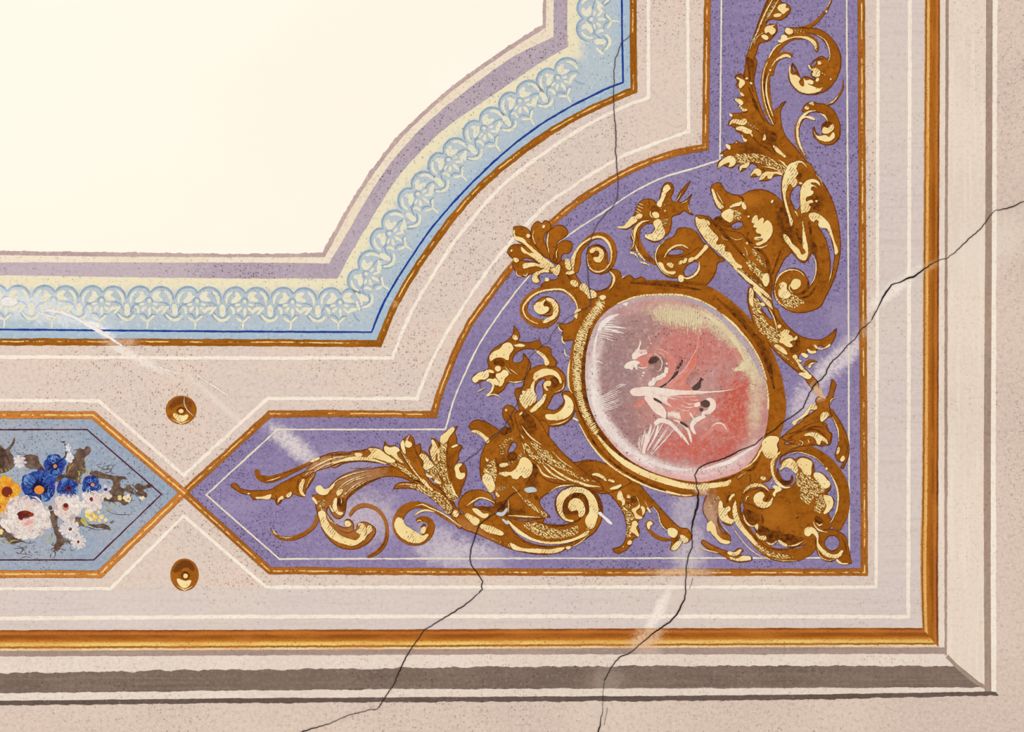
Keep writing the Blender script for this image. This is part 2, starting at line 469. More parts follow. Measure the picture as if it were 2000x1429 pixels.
class Sheet:
    """collects flat painted shapes, each a film of paint with its own thickness"""
    count = 0
    def __init__(self, h, jit=0.35):
        Sheet.count += 1
        self.v, self.f, self.k, self.jit = [], [], 0, jit
        self.h = h + 0.0017 * (Sheet.count % 37)
        self.mi, self.cur = [], 0
        self.att = {}
    def z(self):
        self.k += 1
        return self.h + 0.0035 * (self.k % 60)
    def j(self, p):
        a = self.jit
        return (p[0] + rnd.uniform(-a, a), p[1] + rnd.uniform(-a, a)) if a else p
    def poly(self, loops):
        z = self.z()
        loops = [[self.j(p) for p in L] for L in loops]
        base = len(self.v)
        flat_ = [p for L in loops for p in L]
        self.v += [(p[0], p[1], z) for p in flat_]
        tris = tessellate_polygon([[Vector((p[0], p[1], 0)) for p in L] for L in loops])
        for t in tris:
            self.f.append(tuple(base + i for i in t))
    def ribbon(self, P, W, taper=True):
        z = self.z()
        n = max(3, min(90, int(length(P) / 2.5) + 2))
        P = resample(P, n)
        base = len(self.v)
        for i, p in enumerate(P):
            t = i / (n - 1)
            q = t * (len(W) - 1)
            a = min(int(q), len(W) - 2)
            w = W[a] + (W[a + 1] - W[a]) * (q - a)
            if taper and (i == 0 or i == n - 1):
                w *= .45
            u = P[max(0, i - 1)]; v = P[min(n - 1, i + 1)]
            dx, dy = v[0] - u[0], v[1] - u[1]
            d = math.hypot(dx, dy) or 1e-9
            nx, ny = -dy / d * w / 2, dx / d * w / 2
            self.v.append((*self.j((p[0] + nx, p[1] + ny)), z))
            self.v.append((*self.j((p[0] - nx, p[1] - ny)), z))
        for i in range(n - 1):
            a = base + 2 * i
            self.f.append((a, a + 1, a + 3, a + 2))
    def hatching(self, A, B, n, w):
        A, B = resample(A, n), resample(B, n)
        for a, b in zip(A, B):
            s, e = rnd.uniform(0, .22), rnd.uniform(.75, 1)
            p = (a[0] + (b[0]-a[0])*s + rnd.uniform(-.6, .6), a[1] + (b[1]-a[1])*s + rnd.uniform(-.6, .6))
            q = (a[0] + (b[0]-a[0])*e + rnd.uniform(-.6, .6), a[1] + (b[1]-a[1])*e + rnd.uniform(-.6, .6))
            m = ((p[0]+q[0])/2 + rnd.uniform(-.8, .8), (p[1]+q[1])/2 + rnd.uniform(-.8, .8))
            self.ribbon([p, m, q], [w * .7, w, w * .4])
    def strip(self, A, B, m=4):
        """a band between two edges that carries where each point lies across and along it"""
        z = self.z()
        n = len(A)
        base = len(self.v)
        s = 0
        ac, al = self.att.setdefault('across', {}), self.att.setdefault('along', {})
        for i in range(n):
            if i:
                s += math.hypot(A[i][0]-A[i-1][0], A[i][1]-A[i-1][1])
            for k in range(m + 1):
                t = k / m
                ac[len(self.v)] = t
                al[len(self.v)] = s * .001
                self.v.append((A[i][0] + (B[i][0]-A[i][0])*t, A[i][1] + (B[i][1]-A[i][1])*t, z))
        for i in range(n - 1):
            for k in range(m):
                a = base + i * (m + 1) + k
                self.f.append((a, a + 1, a + m + 2, a + m + 1))
    def mesh(self, name, mat, origin=(0, 0), thick=0.22, world_dir=True):
        V = list(self.v)
        F = list(self.f)
        cnt = {}
        for f in F:
            for a, b in zip(f, f[1:] + f[:1]):
                k = (a, b) if a < b else (b, a)
                if k in cnt:
                    cnt[k] = None
                else:
                    cnt[k] = (a, b)
        back = {}
        def bk(i):
            if i not in back:
                back[i] = len(V)
                V.append((V[i][0], V[i][1], V[i][2] - thick))
            return back[i]
        for e in cnt.values():
            if e:
                a, b = e
                F.append((b, a, bk(a), bk(b)))
        me = bpy.data.meshes.new(name)
        W = [(-(x - origin[0]) * K, -(y - origin[1]) * K, -h * K) for x, y, h in V]
        me.from_pydata(W, [], F)
        for nm, d in self.att.items():
            at = me.attributes.new(nm, 'FLOAT', 'POINT')
            vals = [0.0] * len(V)
            for i, q in d.items():
                vals[i] = q
            for i, b in back.items():
                vals[b] = d.get(i, 0.0)
            at.data.foreach_set('value', vals)
        for m_ in (mat if isinstance(mat, list) else [mat]):
            me.materials.append(m_)
        if self.mi:
            idx = self.mi + [self.mi[0]] * (len(F) - len(self.mi))
            me.polygons.foreach_set('material_index', idx)
        me.validate()
        return me

def wloc(x, y, h=0.0):
    return ((1000 - x) * K, (714.5 - y) * K, CEIL - h * K)

def link(name, data, parent=None, loc=(0, 0, 0)):
    o = bpy.data.objects.new(name, data)
    C.objects.link(o)
    o.parent = parent
    o.location = loc
    return o

def tag(o, label=None, cat=None, group=None, kind=None):
    if label: o['label'] = label
    if cat: o['category'] = cat
    if group: o['group'] = group
    if kind: o['kind'] = kind
    return o

def thing(name, label, cat, x, y, group=None):
    o = link(name, None, None, wloc(x, y))
    o.empty_display_size = .02
    o['px'] = (x, y)
    return tag(o, label, cat, group)

VIEWS = dict(A=(1350, 0, 5.714), B=(1350, 180, 5.714), C=(1350, 330, 5.714), D=(1190, 330, 5.714), E=(1350, 480, 5.714),
             F=(960, 410, 5.714), G=(890, 610, 5.714), H=(870, 760, 5.714), I=(870, 880, 5.714), J=(1090, 540, 7.143),
             K=(1290, 560, 7.143), L=(1090, 760, 7.143), M=(1200, 640, 7.143), N=(1370, 780, 5.714), O=(1330, 880, 5.714),
             Q=(650, 830, 5.714), S=(430, 860, 5.714), T=(0, 760, 3.97), U=(0, 840, 5.714), W=(1130, 900, 7.143), X=(1480, 660, 7.143),
             P=(0, 0, 1.0))

def shifted(shapes, dx, dy):
    out = []
    for s in shapes:
        v, rest = s.split(None, 1)
        ox, oy, sc = VIEWS[v]
        k = '%s~%g,%g' % (v, dx, dy)
        VIEWS[k] = (ox + dx, oy + dy, sc)
        out.append(k + ' ' + rest)
    return out

def draw(sh, shapes):
    """each shape: 'VIEW kind [args] points' with kind p polygon, r ribbon, h hatching"""
    for s in shapes:
        t = s.split(None, 2)
        ox, oy, sc = VIEWS[t[0]]
        args = None
        body = t[2]
        if t[1] in 'rh':
            a, body = body.split(None, 1)
            args = [float(q) for q in a.split(',')]
        loops = []
        for part_ in body.split('|'):
            pts, cor = parse(part_)
            pts = [(ox + x / sc, oy + y / sc) for x, y in pts]
            loops.append(spline(pts, cor, t[1] == 'p'))
        if t[1] == 'p':
            sh.poly(loops)
        elif t[1] == 'r':
            sh.ribbon(loops[0], [q / sc for q in args] if len(args) > 1 else [args[0] / sc] * 2)
        else:
            sh.hatching(loops[0], loops[1], int(args[0]), args[1] / sc)

def px_of(o):
    while o.parent:
        o = o.parent
    return tuple(o['px'])

def part(name, parent, mat, h, shapes, jit=.35, label=None, each=False, under=None, contour=False):
    if each:
        # every brush stroke a piece of its own; fine hatching stays one piece of stuff
        o = None
        for i, s in enumerate(shapes):
            fine = s.split(None, 2)[1] == 'h'
            q = part('fine_hatching' if fine else name, parent, mat, h + .0035 * (i % 50), [s], jit, label, False, None if fine else under)
            if fine:
                q['kind'] = 'stuff'
            o = o or q
        return o
    sh = Sheet(h, jit)
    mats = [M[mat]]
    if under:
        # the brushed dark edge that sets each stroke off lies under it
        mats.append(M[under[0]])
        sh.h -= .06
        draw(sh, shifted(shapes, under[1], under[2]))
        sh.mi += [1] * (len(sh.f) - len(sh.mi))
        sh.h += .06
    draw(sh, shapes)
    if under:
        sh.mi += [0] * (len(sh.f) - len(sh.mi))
    if contour:
        # brown contour line brushed along the edge of the shape
        for s in shapes:
            v, kd, body = s.split(None, 2)
            if kd != 'p':
                continue
            ox, oy, sc = VIEWS[v]
            for lp_ in body.split('|'):
                pts, cor = parse(lp_)
                P = spline([(ox + x / sc, oy + y / sc) for x, y in pts], cor, True)
                P = P + P[:1]
                k = max(1, len(P) // 60)
                for a in range(0, len(P) - 1, 60):
                    seg = P[a:a + 61]
                    if len(seg) > 2:
                        sh.ribbon(seg, [1.4, 2.2, 1.2, 2.4, 1.6], False)
        sh.mi += [1] * (len(sh.f) - len(sh.mi))
    o = link(name, sh.mesh(name, mats, px_of(parent)), parent)
    if label:
        o['label'] = label
    return o

def gilded(name, parent, h, base, hi=(), dk=(), hb=()):
    """one gilded part: ochre film, dark shading, hatching and pale highlights as its sub-parts"""
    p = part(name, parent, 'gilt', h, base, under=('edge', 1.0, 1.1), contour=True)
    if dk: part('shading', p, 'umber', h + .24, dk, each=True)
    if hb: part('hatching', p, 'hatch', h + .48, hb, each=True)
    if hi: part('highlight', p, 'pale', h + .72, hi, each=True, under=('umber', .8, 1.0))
    return p

# ------------------------------------------------------------------ the setting: ceiling and painted bands
def dense(line, step=6.0):
    """polyline with corners -> list of pieces between corners"""
    pts, cor = parse(line)
    cut = [0] + [i for i in range(1, len(pts) - 1) if cor[i]] + [len(pts) - 1]
    return [spline(pts[a:b + 1], [False] * (b - a + 1), False, step) for a, b in zip(cut, cut[1:])]

def rough(P, amp, rg):
    if not amp:
        return P
    out, q = [], 0.0
    for p in P:
        q = q * .6 + rg.uniform(-amp, amp)
        out.append((p[0] + q * .7, p[1] + q))
    return out

def band(name, a, b, mat, h, label, m=6, amp=(0, 0), parent=None, dens=5.0, kind='structure', cat='trim'):
    A, B = dense(a, 8), dense(b, 8)
    sh = Sheet(h)
    rg = random.Random(name + a)
    FA, FB = [], []
    for p, q in zip(A, B):
        n = max(2, int(max(length(p), length(q)) / dens))
        n = min(n, 700)
        p, q = resample(p, n), resample(q, n)
        FA += p if not FA else p[1:]
        FB += q if not FB else q[1:]
    sh.strip(rough(FA, amp[0], rg), rough(FB, amp[1], rg), m)
    x, y = FA[len(FA) // 2]
    if parent is None:
        o = link(name, sh.mesh(name, M[mat], (x, y)), None, wloc(x, y))
        o['px'] = (x, y)
        tag(o, label, cat, None, kind)
    else:
        o = link(name, sh.mesh(name, M[mat], px_of(parent)), parent)
        if label: o['label'] = label
    return o

def offset(line, w, step=8):
    """both edges of a line of width w with mitred corners (as plain point strings)"""
    P, C_ = [], []
    pieces = dense(line, step)
    for k, p in enumerate(pieces):
        for i, q in enumerate(p):
            if k and i == 0:
                C_[-1] = True
                continue
            P.append(q); C_.append(False)
    n = len(P)
    out = [[], []]
    for i in range(n):
        def nrm(a, b):
            d = math.hypot(b[0]-a[0], b[1]-a[1]) or 1e-9
            return (-(b[1]-a[1]) / d, (b[0]-a[0]) / d)
        n1 = nrm(P[max(i-1, 0)], P[i]) if i else nrm(P[0], P[1])
        n2 = nrm(P[i], P[i+1]) if i < n - 1 else n1
        mx, my = n1[0] + n2[0], n1[1] + n2[1]
        d = math.hypot(mx, my) or 1e-9
        mx, my = mx / d, my / d
        c = max(.35, mx * n1[0] + my * n1[1])
        for s, o in ((-1, out[0]), (1, out[1])):
            o.append((P[i][0] + s * mx * w / 2 / c, P[i][1] + s * my * w / 2 / c))
    return [' '.join('%.2f %.2f%s' % (x, y, ' !' if f else '') for (x, y), f in zip(o, C_)) for o in out]

def line_band(name, line, w, mat, h, label, amp=.4, parent=None, m=4, dens=4.0, **kw):
    a, b = offset(line, w)
    return band(name, a, b, mat, h, label, m, (amp, amp), parent, dens, **kw)

L0, T0 = -1500, -1500      # how far the painting runs on beyond the frame

# plaster slab
sh = Sheet(0.0, 0)
x0, x1, y0, y1 = -1600, 3300, -1600, 2700
sh.v = [(x0, y0, 0), (x1, y0, 0), (x1, y1, 0), (x0, y1, 0)]
sh.f = [(0, 1, 2, 3)]
ceiling = link('ceiling', sh.mesh('ceiling', M['plaster'], (1000, 714.5), thick=-60), None, wloc(1000, 714.5))
ceiling['px'] = (1000, 714.5)
tag(ceiling, 'flat plaster ceiling with beige stippled fresco ground', 'ceiling', None, 'structure')

# cream centre field
fieldline = '%d 486 ! 0 490 250 493 500 496 632 494 ! 640 476 669 422 720 340 780 263 840 205 900 155 938 128 1001 85 1060 48 ! 1061 0 1062 %d !' % (L0, T0)
sh = Sheet(.10, 0)
P = [q for p in dense(fieldline, 8) for q in p]
sh.poly([P + [(L0, T0)]])
o = link('cream_field', sh.mesh('cream_field', M['cream'], px_of(ceiling)), ceiling)
o['label'] = 'plain cream centre field'

# edges of the shaped bands, from the cream field outwards
e_thin_out = '%d 496 ! 0 498 250 501 500 502 634 502 ! 646 481 676 424 728 342 786 268 846 210 905 161 943 134 1005 92 1066 54 ! 1067 0 1068 %d' % (L0, T0)
e_mauve_in = '%d 510 ! 0 512.5 250 512.6 500 513 643 514 ! 664 480 698 420 748 340 806 268 860 217 900 185 950 147 1001 112 1081 72 ! 1081.5 0 1082 %d' % (L0, T0)
e_mauve_out = '%d 533 ! 0 537 250 541 500 543.5 658 543.5 ! 689 488 729.6 420 780 342 835 282 880 242 900 228 950 194 1013 151 1064 117 1108 92 ! 1108 0 1108 %d' % (L0, T0)
g1 = '%d 664 ! 0 667.5 250 668 500 669 740 671 ! 772 594 818 516 863 453 888 420 950 353 1013 301 1114 234 1202 191 1238 176 ! 1237 90 1236.5 0 1236 %d' % (L0, T0)
bl = '%d 640 ! 0 643.2 500 647.5 726 648.3 ! 747 596 775 546 808 495.6 843 445 863 421 920 359 988 295 1076 230.5 1152 189 1190 171 1217 161 ! 1215 60 1214.4 0 1213 %d' % (L0, T0)
w1 = '%d 694 ! 0 697 500 699 766 698.5 ! 802.6 611 843 541 898 458 928.6 420 985.6 358 1061 300 1121.6 259.4 1190 222 1235 202 1266.5 191 ! 1266.5 0 1266 %d' % (L0, T0)

band('trim_1', fieldline, e_thin_out, 'thinmauve', .30, 'thin rose grey line edging the cream field', 2, (1.2, .5), dens=3)
band('trim_2', e_thin_out, e_mauve_in, 'creamband', .20, 'narrow stippled cream band beside the thin rose line', 2, (.3, .3))
band('trim_3', e_mauve_in, e_mauve_out, 'mauve', .32, 'broad mauve stippled band around the cream field', 3, (.5, .6), dens=4)
lace = band('trim_4', e_mauve_out, g1, 'bluegrad', .20, 'cream to sky blue sponged band carrying pale lace stencil', 8)
line_band('trim_5', bl, 3.6, 'blueline', .60, 'fine ultramarine line outside the lace stencil', .35)
line_band('trim_6', g1, 13.5, 'gilt1', .50, 'ochre and gold line around the blue lace band', .5, m=8)
line_band('trim_7', w1, 7, 'white', .30, 'off white line just outside the ochre and blue border', .7)
w2 = '%d 780 ! 0 781.5 193 782.5 ! 359 927.5 ! 523 778 ! 660 778 815 778 ! 838 717 863 667 903 601 950 531 1010 458 1070 398 1127 358 1202 312 1278 280 1345 257 ! 1344 120 1344 %d' % (L0, T0)
line_band('trim_8', w2, 6.5, 'white', .30, 'off white line above both coloured panels, dipping between them', .7)

# flat runs of grey lilac paint and lines outside the panels
band('trim_9', '%d 1150 ! 216 1150 700 1148 1711 1147 ! 1714 700 1714 %d' % (L0, T0), '%d 1232 ! 500 1231 1000 1229 1802 1228 ! 1805 700 1806 %d' % (L0, T0),
     'greyrun', .15, 'grey lilac brushed run inside the wide ochre moulding', 2)
w3 = '%d 1149 ! 216 1149 ! 359 1007 ! 520 1146 ! 900 1146 1711 1146 ! 1713 700 1714.5 %d' % (L0, T0)
line_band('trim_10', w3, 6.5, 'white', .30, 'off white line under both coloured panels, rising between them', .6)
w4 = '%d 1208 ! 0 1207 500 1204 1000 1203 1774 1204 ! 1775 700 1777 0 1778 %d' % (L0, T0)
line_band('trim_11', w4, 7.5, 'white', .30, 'off white line beside the wide ochre moulding', .6)
e = [('%d 1230 ! 0 1230 500 1229.6 1000 1228 1500 1226 1801 1226' % L0), ('%d 1271 ! 0 1270.5 500 1268.5 1000 1266 1500 1263.5 1832 1262' % L0)]
band('trim_12', e[0], e[1], 'gilt3h', .50, 'wide striped ochre moulding along the bottom', 14, (.4, .4), dens=4)
band('trim_13', '1801 1226 ! 1799 1180 1801 900 1803 500 1806 0 1807 %d' % T0, '1832.5 1263 ! 1832 1200 1832.5 900 1833.5 500 1835.6 0 1836 %d' % T0, 'gilt3v', .52,
     'wide striped ochre moulding down the right side', 14, (.4, .4), dens=4)
band('trim_14', '%d 1271 ! 0 1271 500 1268.5 1000 1266 1500 1264 1845 1264' % L0, '%d 1282 ! 0 1281.5 500 1279.5 1000 1277.5 1500 1277 1846 1276' % L0, 'mauveshade', .30,
     'narrow mauve brown shade line below the ochre moulding', 2, (.3, .8), dens=4)
band('trim_15', '%d 1282 ! 0 1281.5 500 1279.5 1000 1277.5 1500 1277 1847 1277' % L0, '%d 1315 ! 0 1313.5 500 1307.5 1000 1303 1500 1300 1872 1300' % L0, 'whiteband', .20,
     'chalky white band above the taupe band', 3, (.3, .3))
band('trim_16', '%d 1315 ! 0 1314 500 1307.5 1000 1302 1500 1299.5 1873 1301' % L0, '%d 1354 ! 0 1353 500 1347.5 1000 1344.5 1500 1343 1924 1341.5' % L0, 'taupe', .32,
     'broad taupe brown shade band along the bottom', 4, (1.5, .9), dens=3)
band('trim_17', '%d 1354 ! 0 1353 500 1347.5 1000 1344.5 1500 1343 1924 1341.5' % L0, '%d 1368 ! 0 1367.7 500 1363 1000 1361 1500 1357 1940 1351' % L0, 'whiteband', .20,
     'narrow chalky white strip under the taupe band', 2, (.3, .3))
band('trim_18', '%d 1368 ! 0 1367.7 500 1363 1000 1360 1500 1356.5 1944 1350' % L0, '%d 1377 ! 0 1376.5 500 1372.5 1000 1369.5 1500 1366.5 1950 1357' % L0, 'taupeline', .40,
     'dark taupe line closing the bottom moulding', 2, (.5, 1.0), dens=3)
band('trim_19', '1834 1263 ! 1833 900 1834.5 500 1836 0 1836 %d' % T0, '1846 1275 ! 1845 900 1846 500 1847 0 1847 %d' % T0, 'whiteband_v', .20,
     'thin white strip right of the ochre moulding', 2)
band('trim_20', '1845 1279 ! 1844.5 900 1845 500 1847 0 1848 %d' % T0, '1849.5 1279 ! 1850 900 1850.5 500 1853 0 1854 %d' % T0, 'taupe_v', .34,
     'thin mauve brown upright line beside the pale strip', 2, (.6, .8), dens=3)
band('trim_21', '1849 1279 ! 1850 900 1851 500 1853 0 1854 %d' % T0, '1923 1341 ! 1923 900 1925 500 1926 0 1927 %d' % T0, 'whiteband_v', .18,
     'wide pale beige upright band at the right', 3)
band('trim_22', '1923.5 1357 ! 1922 1200 1921.5 900 1924 500 1926 0 1927 %d' % T0, '1936 1355 ! 1934.5 1200 1935 900 1937 500 1938.5 0 1939 %d' % T0, 'taupe_v', .36,
     'warm taupe upright line at the right', 2, (.4, .4), dens=4)
band('trim_23', '1936 1352 ! 1935 900 1937 500 1938.5 0 1939 %d' % T0, '1946 1354 ! 1945 900 1946 500 1948 0 1949 %d' % T0, 'white', .20,
     'thin white line outside the warm taupe line', 2, (.3, .8))
line_band('trim_24', '1849 1280 1866 1298 1888 1318 1905 1331 1925 1342', 7, 'taupe_v', .37, 'slanting taupe mitre stroke at the moulding corner', 1.0)
# outer plain plaster
sh = Sheet(.10, 0)
sh.poly([[(L0, 1372), (0, 1371), (1000, 1365), (1500, 1361), (1942, 1353), (1941, 700), (1943, 0), (1944, T0), (3200, T0), (3200, 2600), (L0, 2600)]])
o = link('outer_border', sh.mesh('outer_border', M['outer'], px_of(ceiling)), ceiling)
o['label'] = 'rough rose beige plaster border'

# ------------------------------------------------------------------ lace stencil motifs on the blue band
def lace_mesh(kind):
    s = Sheet({'fill': .24, 'outline': .36}.get(kind, .48), .3)
    VIEWS['Z'] = (-860 / 7.143, -300 / 7.143, 7.143)
    if kind == 'fill':
        draw(s, ['Z p 550 640 ! 545 440 560 350 630 262 740 226 830 256 870 315 ! 930 258 1040 232 1140 274 1188 345 1205 440 1200 640 ! 1100 700 860 720 640 700'])
    elif kind == 'outline':
        draw(s, ['Z r 16,28,30,26,18 555 380 575 320 630 255 740 222 830 250 868 310', 'Z r 16,28,30,26,18 872 310 930 252 1040 228 1140 270 1185 340 1200 400',
                 'Z r 14,20,14 640 450 700 460 800 440', 'Z r 14,18,12 810 440 820 390 860 370 900 400 905 450', 'Z r 12,20,12 500 560 520 500 545 440',
                 'Z r 12,20,12 560 640 600 560 650 480 720 470', 'Z r 12,20,12 1000 440 1080 450 1130 480 1150 540', 'Z r 14,22,14 720 600 780 600 820 640 840 670',
                 'Z r 14,22,14 960 620 900 610 850 680', 'Z r 14,24,14 420 560 470 620 540 650 600 620 640 560', 'Z r 14,22,14 1040 560 1080 640 1140 690'])
    else:
        draw(s, ['Z r 24,40,38,24 690 285 640 320 605 390 605 450', 'Z p 670 430 690 385 725 350 720 290 ! 770 290 800 340 ! 830 350 790 400 745 435',
                 'Z p 905 395 910 325 965 282 1025 300 995 350 1055 408 960 420', 'Z r 26,42,42,24 1075 285 1130 330 1158 400 1158 465',
                 'Z p 836 420 860 392 886 420 862 450', 'Z p 845 590 840 540 862 500 885 540 882 590 862 630', 'Z p 720 470 760 448 800 450 780 480 740 485',
                 'Z p 910 450 945 450 990 470 950 485', 'Z p 745 545 775 505 825 495 800 540 765 570', 'Z p 905 500 950 520 970 570 930 555',
                 'Z r 30,52,40 960 585 1010 530 1105 515', 'Z r 26,44,30 660 490 700 530 705 600', 'Z r 22,36,24 735 640 790 680 835 705',
                 'Z r 22,36,24 940 625 890 660 840 705', 'Z r 26,30,18 840 695 838 760 828 815', 'Z p 550 455 592 530 552 635 508 555',
                 'Z r 24,42,42,24 425 600 470 650 545 685 610 665 660 615', 'Z r 26,44,30 470 490 420 540 370 600'])
    return s.mesh('lace_' + kind, M[{'fill': 'lacefill', 'outline': 'outline'}.get(kind, 'lace')], (0, 0), thick=.1)
LM, LO, LF = lace_mesh('motif'), lace_mesh('outline'), lace_mesh('fill')
spots = [(12 + 93.2 * k, 568 + .8 * k, 1.0, 0.0) for k in range(-5, 8)]
arc = [(693, 522), (739, 442), (796, 363), (858, 294), (929, 231), (1001, 176), (1076, 130)]
for i, (x, y) in enumerate(arc):
    a, b = arc[max(0, i - 1)], arc[min(len(arc) - 1, i + 1)]
    d = math.hypot(b[0] - a[0], b[1] - a[1])
    tx, ty = (b[0] - a[0]) / d, (b[1] - a[1]) / d
    spots.append((x - ty * 9, y + tx * 9, tx, ty))
spots += [(1138, 38 - 92 * k, .01, -1.0) for k in range(0, 5)]
lp = px_of(lace)
for x, y, tx, ty in spots:
    o = link('lace_motif', LM, lace, (-(x - lp[0]) * K, -(y - lp[1]) * K, 0))
    o.rotation_euler = (0, 0, math.atan2(ty, tx))
    o['kind'] = 'stuff'
    link('lace_outline', LO, o)['kind'] = 'stuff'
    link('lace_ground', LF, o)

# ------------------------------------------------------------------ the two coloured panels
violet = thing('framed_fresco', 'large violet corner panel with ochre frame around the gilded ornament', 'fresco', 1450, 900)
pan = '527 808 ! 650 807 847 809 ! 855.5 778 873 730 891 684.5 921 626.5 950 586 1000 520 1060 452 1120 400 1182 359 1252.6 322 1315.6 300 1378 287 ! 1380 120 1382 %d ! 1682 %d ! 1684 500 1687 1000 1687.5 1117 ! 1100 1117 528 1114 ! 359 961.5 ! 527 808' % (T0, T0)
pts = [q for p in dense(pan, 8) for q in p]
sh = Sheet(.20, 0)
sh.poly([pts[:-1]])
link('violet_ground', sh.mesh('violet_ground', M['purple'], px_of(violet)), violet)
line_band('ochre_frame', '359 961.5 ! 527 808.5 ! 650 807.5 847 809.5 ! 855.5 778 873 730 891 684.5 921 626.5 950 586 1000 520 1060 452 1120 400 1182 359 1252.6 322 1315.6 300 1378 287 ! 1380 120 1382 0 1382 %d' % T0,
          13.5, 'gilt2', .62, None, .5, violet, 8)
line_band('ochre_frame', '1682 %d ! 1682 0 1684.5 500 1687.5 1000 1688 1117 ! 1100 1117 527 1114 ! 359 961.5' % T0, 14, 'gilt2', .60, None, .5, violet, 8)
line_band('cream_fillet', '1409.5 %d ! 1409 0 1406 312 ! 1354.5 329 1302 344 1246 370 1182 412 1117.5 454 1088 475 1037 534 1016 559 988 595.5 976 612 932 680 907.5 731 890 771 870 838 ! 700 838.5 542 838 ! 403 966 ! 545.5 1091 ! 1000 1090 1658.5 1089 ! 1657 600 1653.5 0 1653 %d' % (T0, T0),
          3.2, 'fillet', .50, None, .4, violet, 2)

blue = thing('framed_fresco', 'grey blue hexagonal panel painted with a bouquet of flowers', 'fresco', 0, 965)
sh = Sheet(.20, 0)
sh.poly([[(182, 810.5), (359, 961.5), (195, 1121), (-215, 1121), (-379, 961.5), (-202, 810.5)]])
link('blue_ground', sh.mesh('blue_ground', M['bluepanel'], px_of(blue)), blue)
line_band('ochre_frame', '-379 961.5 ! -202 810.5 ! 0 810 182 810.5 ! 362 964', 15, 'gilt4', .66, None, .5, blue, 8)
line_band('ochre_frame', '362 958 ! 195 1121 ! 0 1120.5 -215 1121 ! -379 961.5', 15, 'gilt4', .64, None, .5, blue, 8)
line_band('bordeaux_line', '-192 839 ! 170 838.5 ! 315.5 965 ! 183 1093 ! -205 1093.5 ! -337 965 ! -192 839', 2.6, 'bordeaux', .45, None, .25, blue, 2)
# ------------------------------------------------------------------ gilded acanthus scroll, upper right
t = thing('acanthus_scroll', 'gilded acanthus scroll climbing the violet panel at the upper right', 'ornament', 1490, 150, 'gilded acanthus scrolls')
gilded('plume', t, .60,
  ['A p 612 640 ! 640 560 700 400 770 190 860 -20 950 -170 ! 1010 -60 1000 20 1060 40 1110 100 1080 160 1040 200 960 225 900 210 840 250 830 290 880 270 950 275 ! 960 340 920 400 870 450 810 470 770 480 730 580 690 690 690 920 ! 600 880 605 750'],
  ['A p 960 90 1000 50 1060 55 1050 85 1092 100 1060 130 1020 160 1000 140 980 125', 'A p 915 180 960 150 1010 165 970 190', 'A p 815 340 850 290 900 285 945 275 ! 910 300 940 330 930 370 890 390 860 360 830 375',
   'A p 780 400 820 390 860 430 830 450 800 430', 'A r 4,16,16,6 690 480 740 350 800 200 870 60 930 -40', 'A r 4,12,4 820 250 890 140 960 20 990 -30', 'A r 3,9,3 650 560 690 440 720 380', 'A r 3,8,3 700 500 740 410 810 360'],
  ['A r 6,18,8 700 400 780 180 860 0', 'A p 620 640 690 690 680 800 640 720'],
  ['A h 20,6 790 250 860 80 940 -60 | 890 190 950 90 985 -10'])
gilded('large_volute', t, .64,
  ['A p 1050 310 ! 1130 310 1300 315 1430 330 1560 420 1640 540 1670 680 1640 830 1560 960 1440 1040 1320 1055 1210 1035 1130 960 1090 880 1100 780 1135 700 ! 1130 790 1190 830 1225 910 ! 1250 860 1310 860 1360 890 1400 880 ! 1340 840 1345 770 1305 710 ! 1350 740 1400 710 1400 660 1460 630 1520 660 1540 640 1530 540 1470 450 1390 390 1300 370 1180 380 1050 390'],
  ['A p 1060 310 1100 320 1140 350 1120 380 1070 380 1045 350', 'A p 1105 740 1115 830 1170 840 1215 890 1200 910 1245 965 1250 870 ! 1285 900 1320 890 1365 920 1350 945 1305 935 1400 980 1440 995 1330 1045 1230 1030 1140 960 1100 890',
   'A p 1310 720 1340 770 1390 760 1440 810 1430 850 1380 860 1345 830 1360 800 1330 780', 'A p 1405 690 1430 685 1450 715 1420 725', 'A r 4,11,11,4 1395 390 1480 440 1530 530 1545 620 1530 690', 'A p 1385 905 1420 870 1425 890 1400 915',
   'A p 1540 880 1555 872 1570 885 1555 895'],
  ['A r 10,30,20,8 1130 700 1180 800 1230 900', 'A r 8,26,8 1330 730 1400 660 1480 660', 'A r 4,10,8 1250 860 1330 870 1390 900'],
  ['A h 12,5 1150 320 1190 325 1280 335 | 1150 385 1190 380 1270 370', 'A h 26,5 1200 1000 1320 1000 1480 960 | 1220 1045 1330 1050 1450 1010', 'A h 5,8 1430 790 1460 800 1490 820 | 1450 840 1480 850 1500 860'])
gilded('tendril', t, .62, ['A r 50,40,26,18,8 1200 325 1300 300 1380 250 1460 170 1520 90 1560 0 1590 -80'], ['A p 1495 120 1515 115 1515 140 1500 145', 'A r 3,9,5 1510 90 1545 30 1555 -40'])
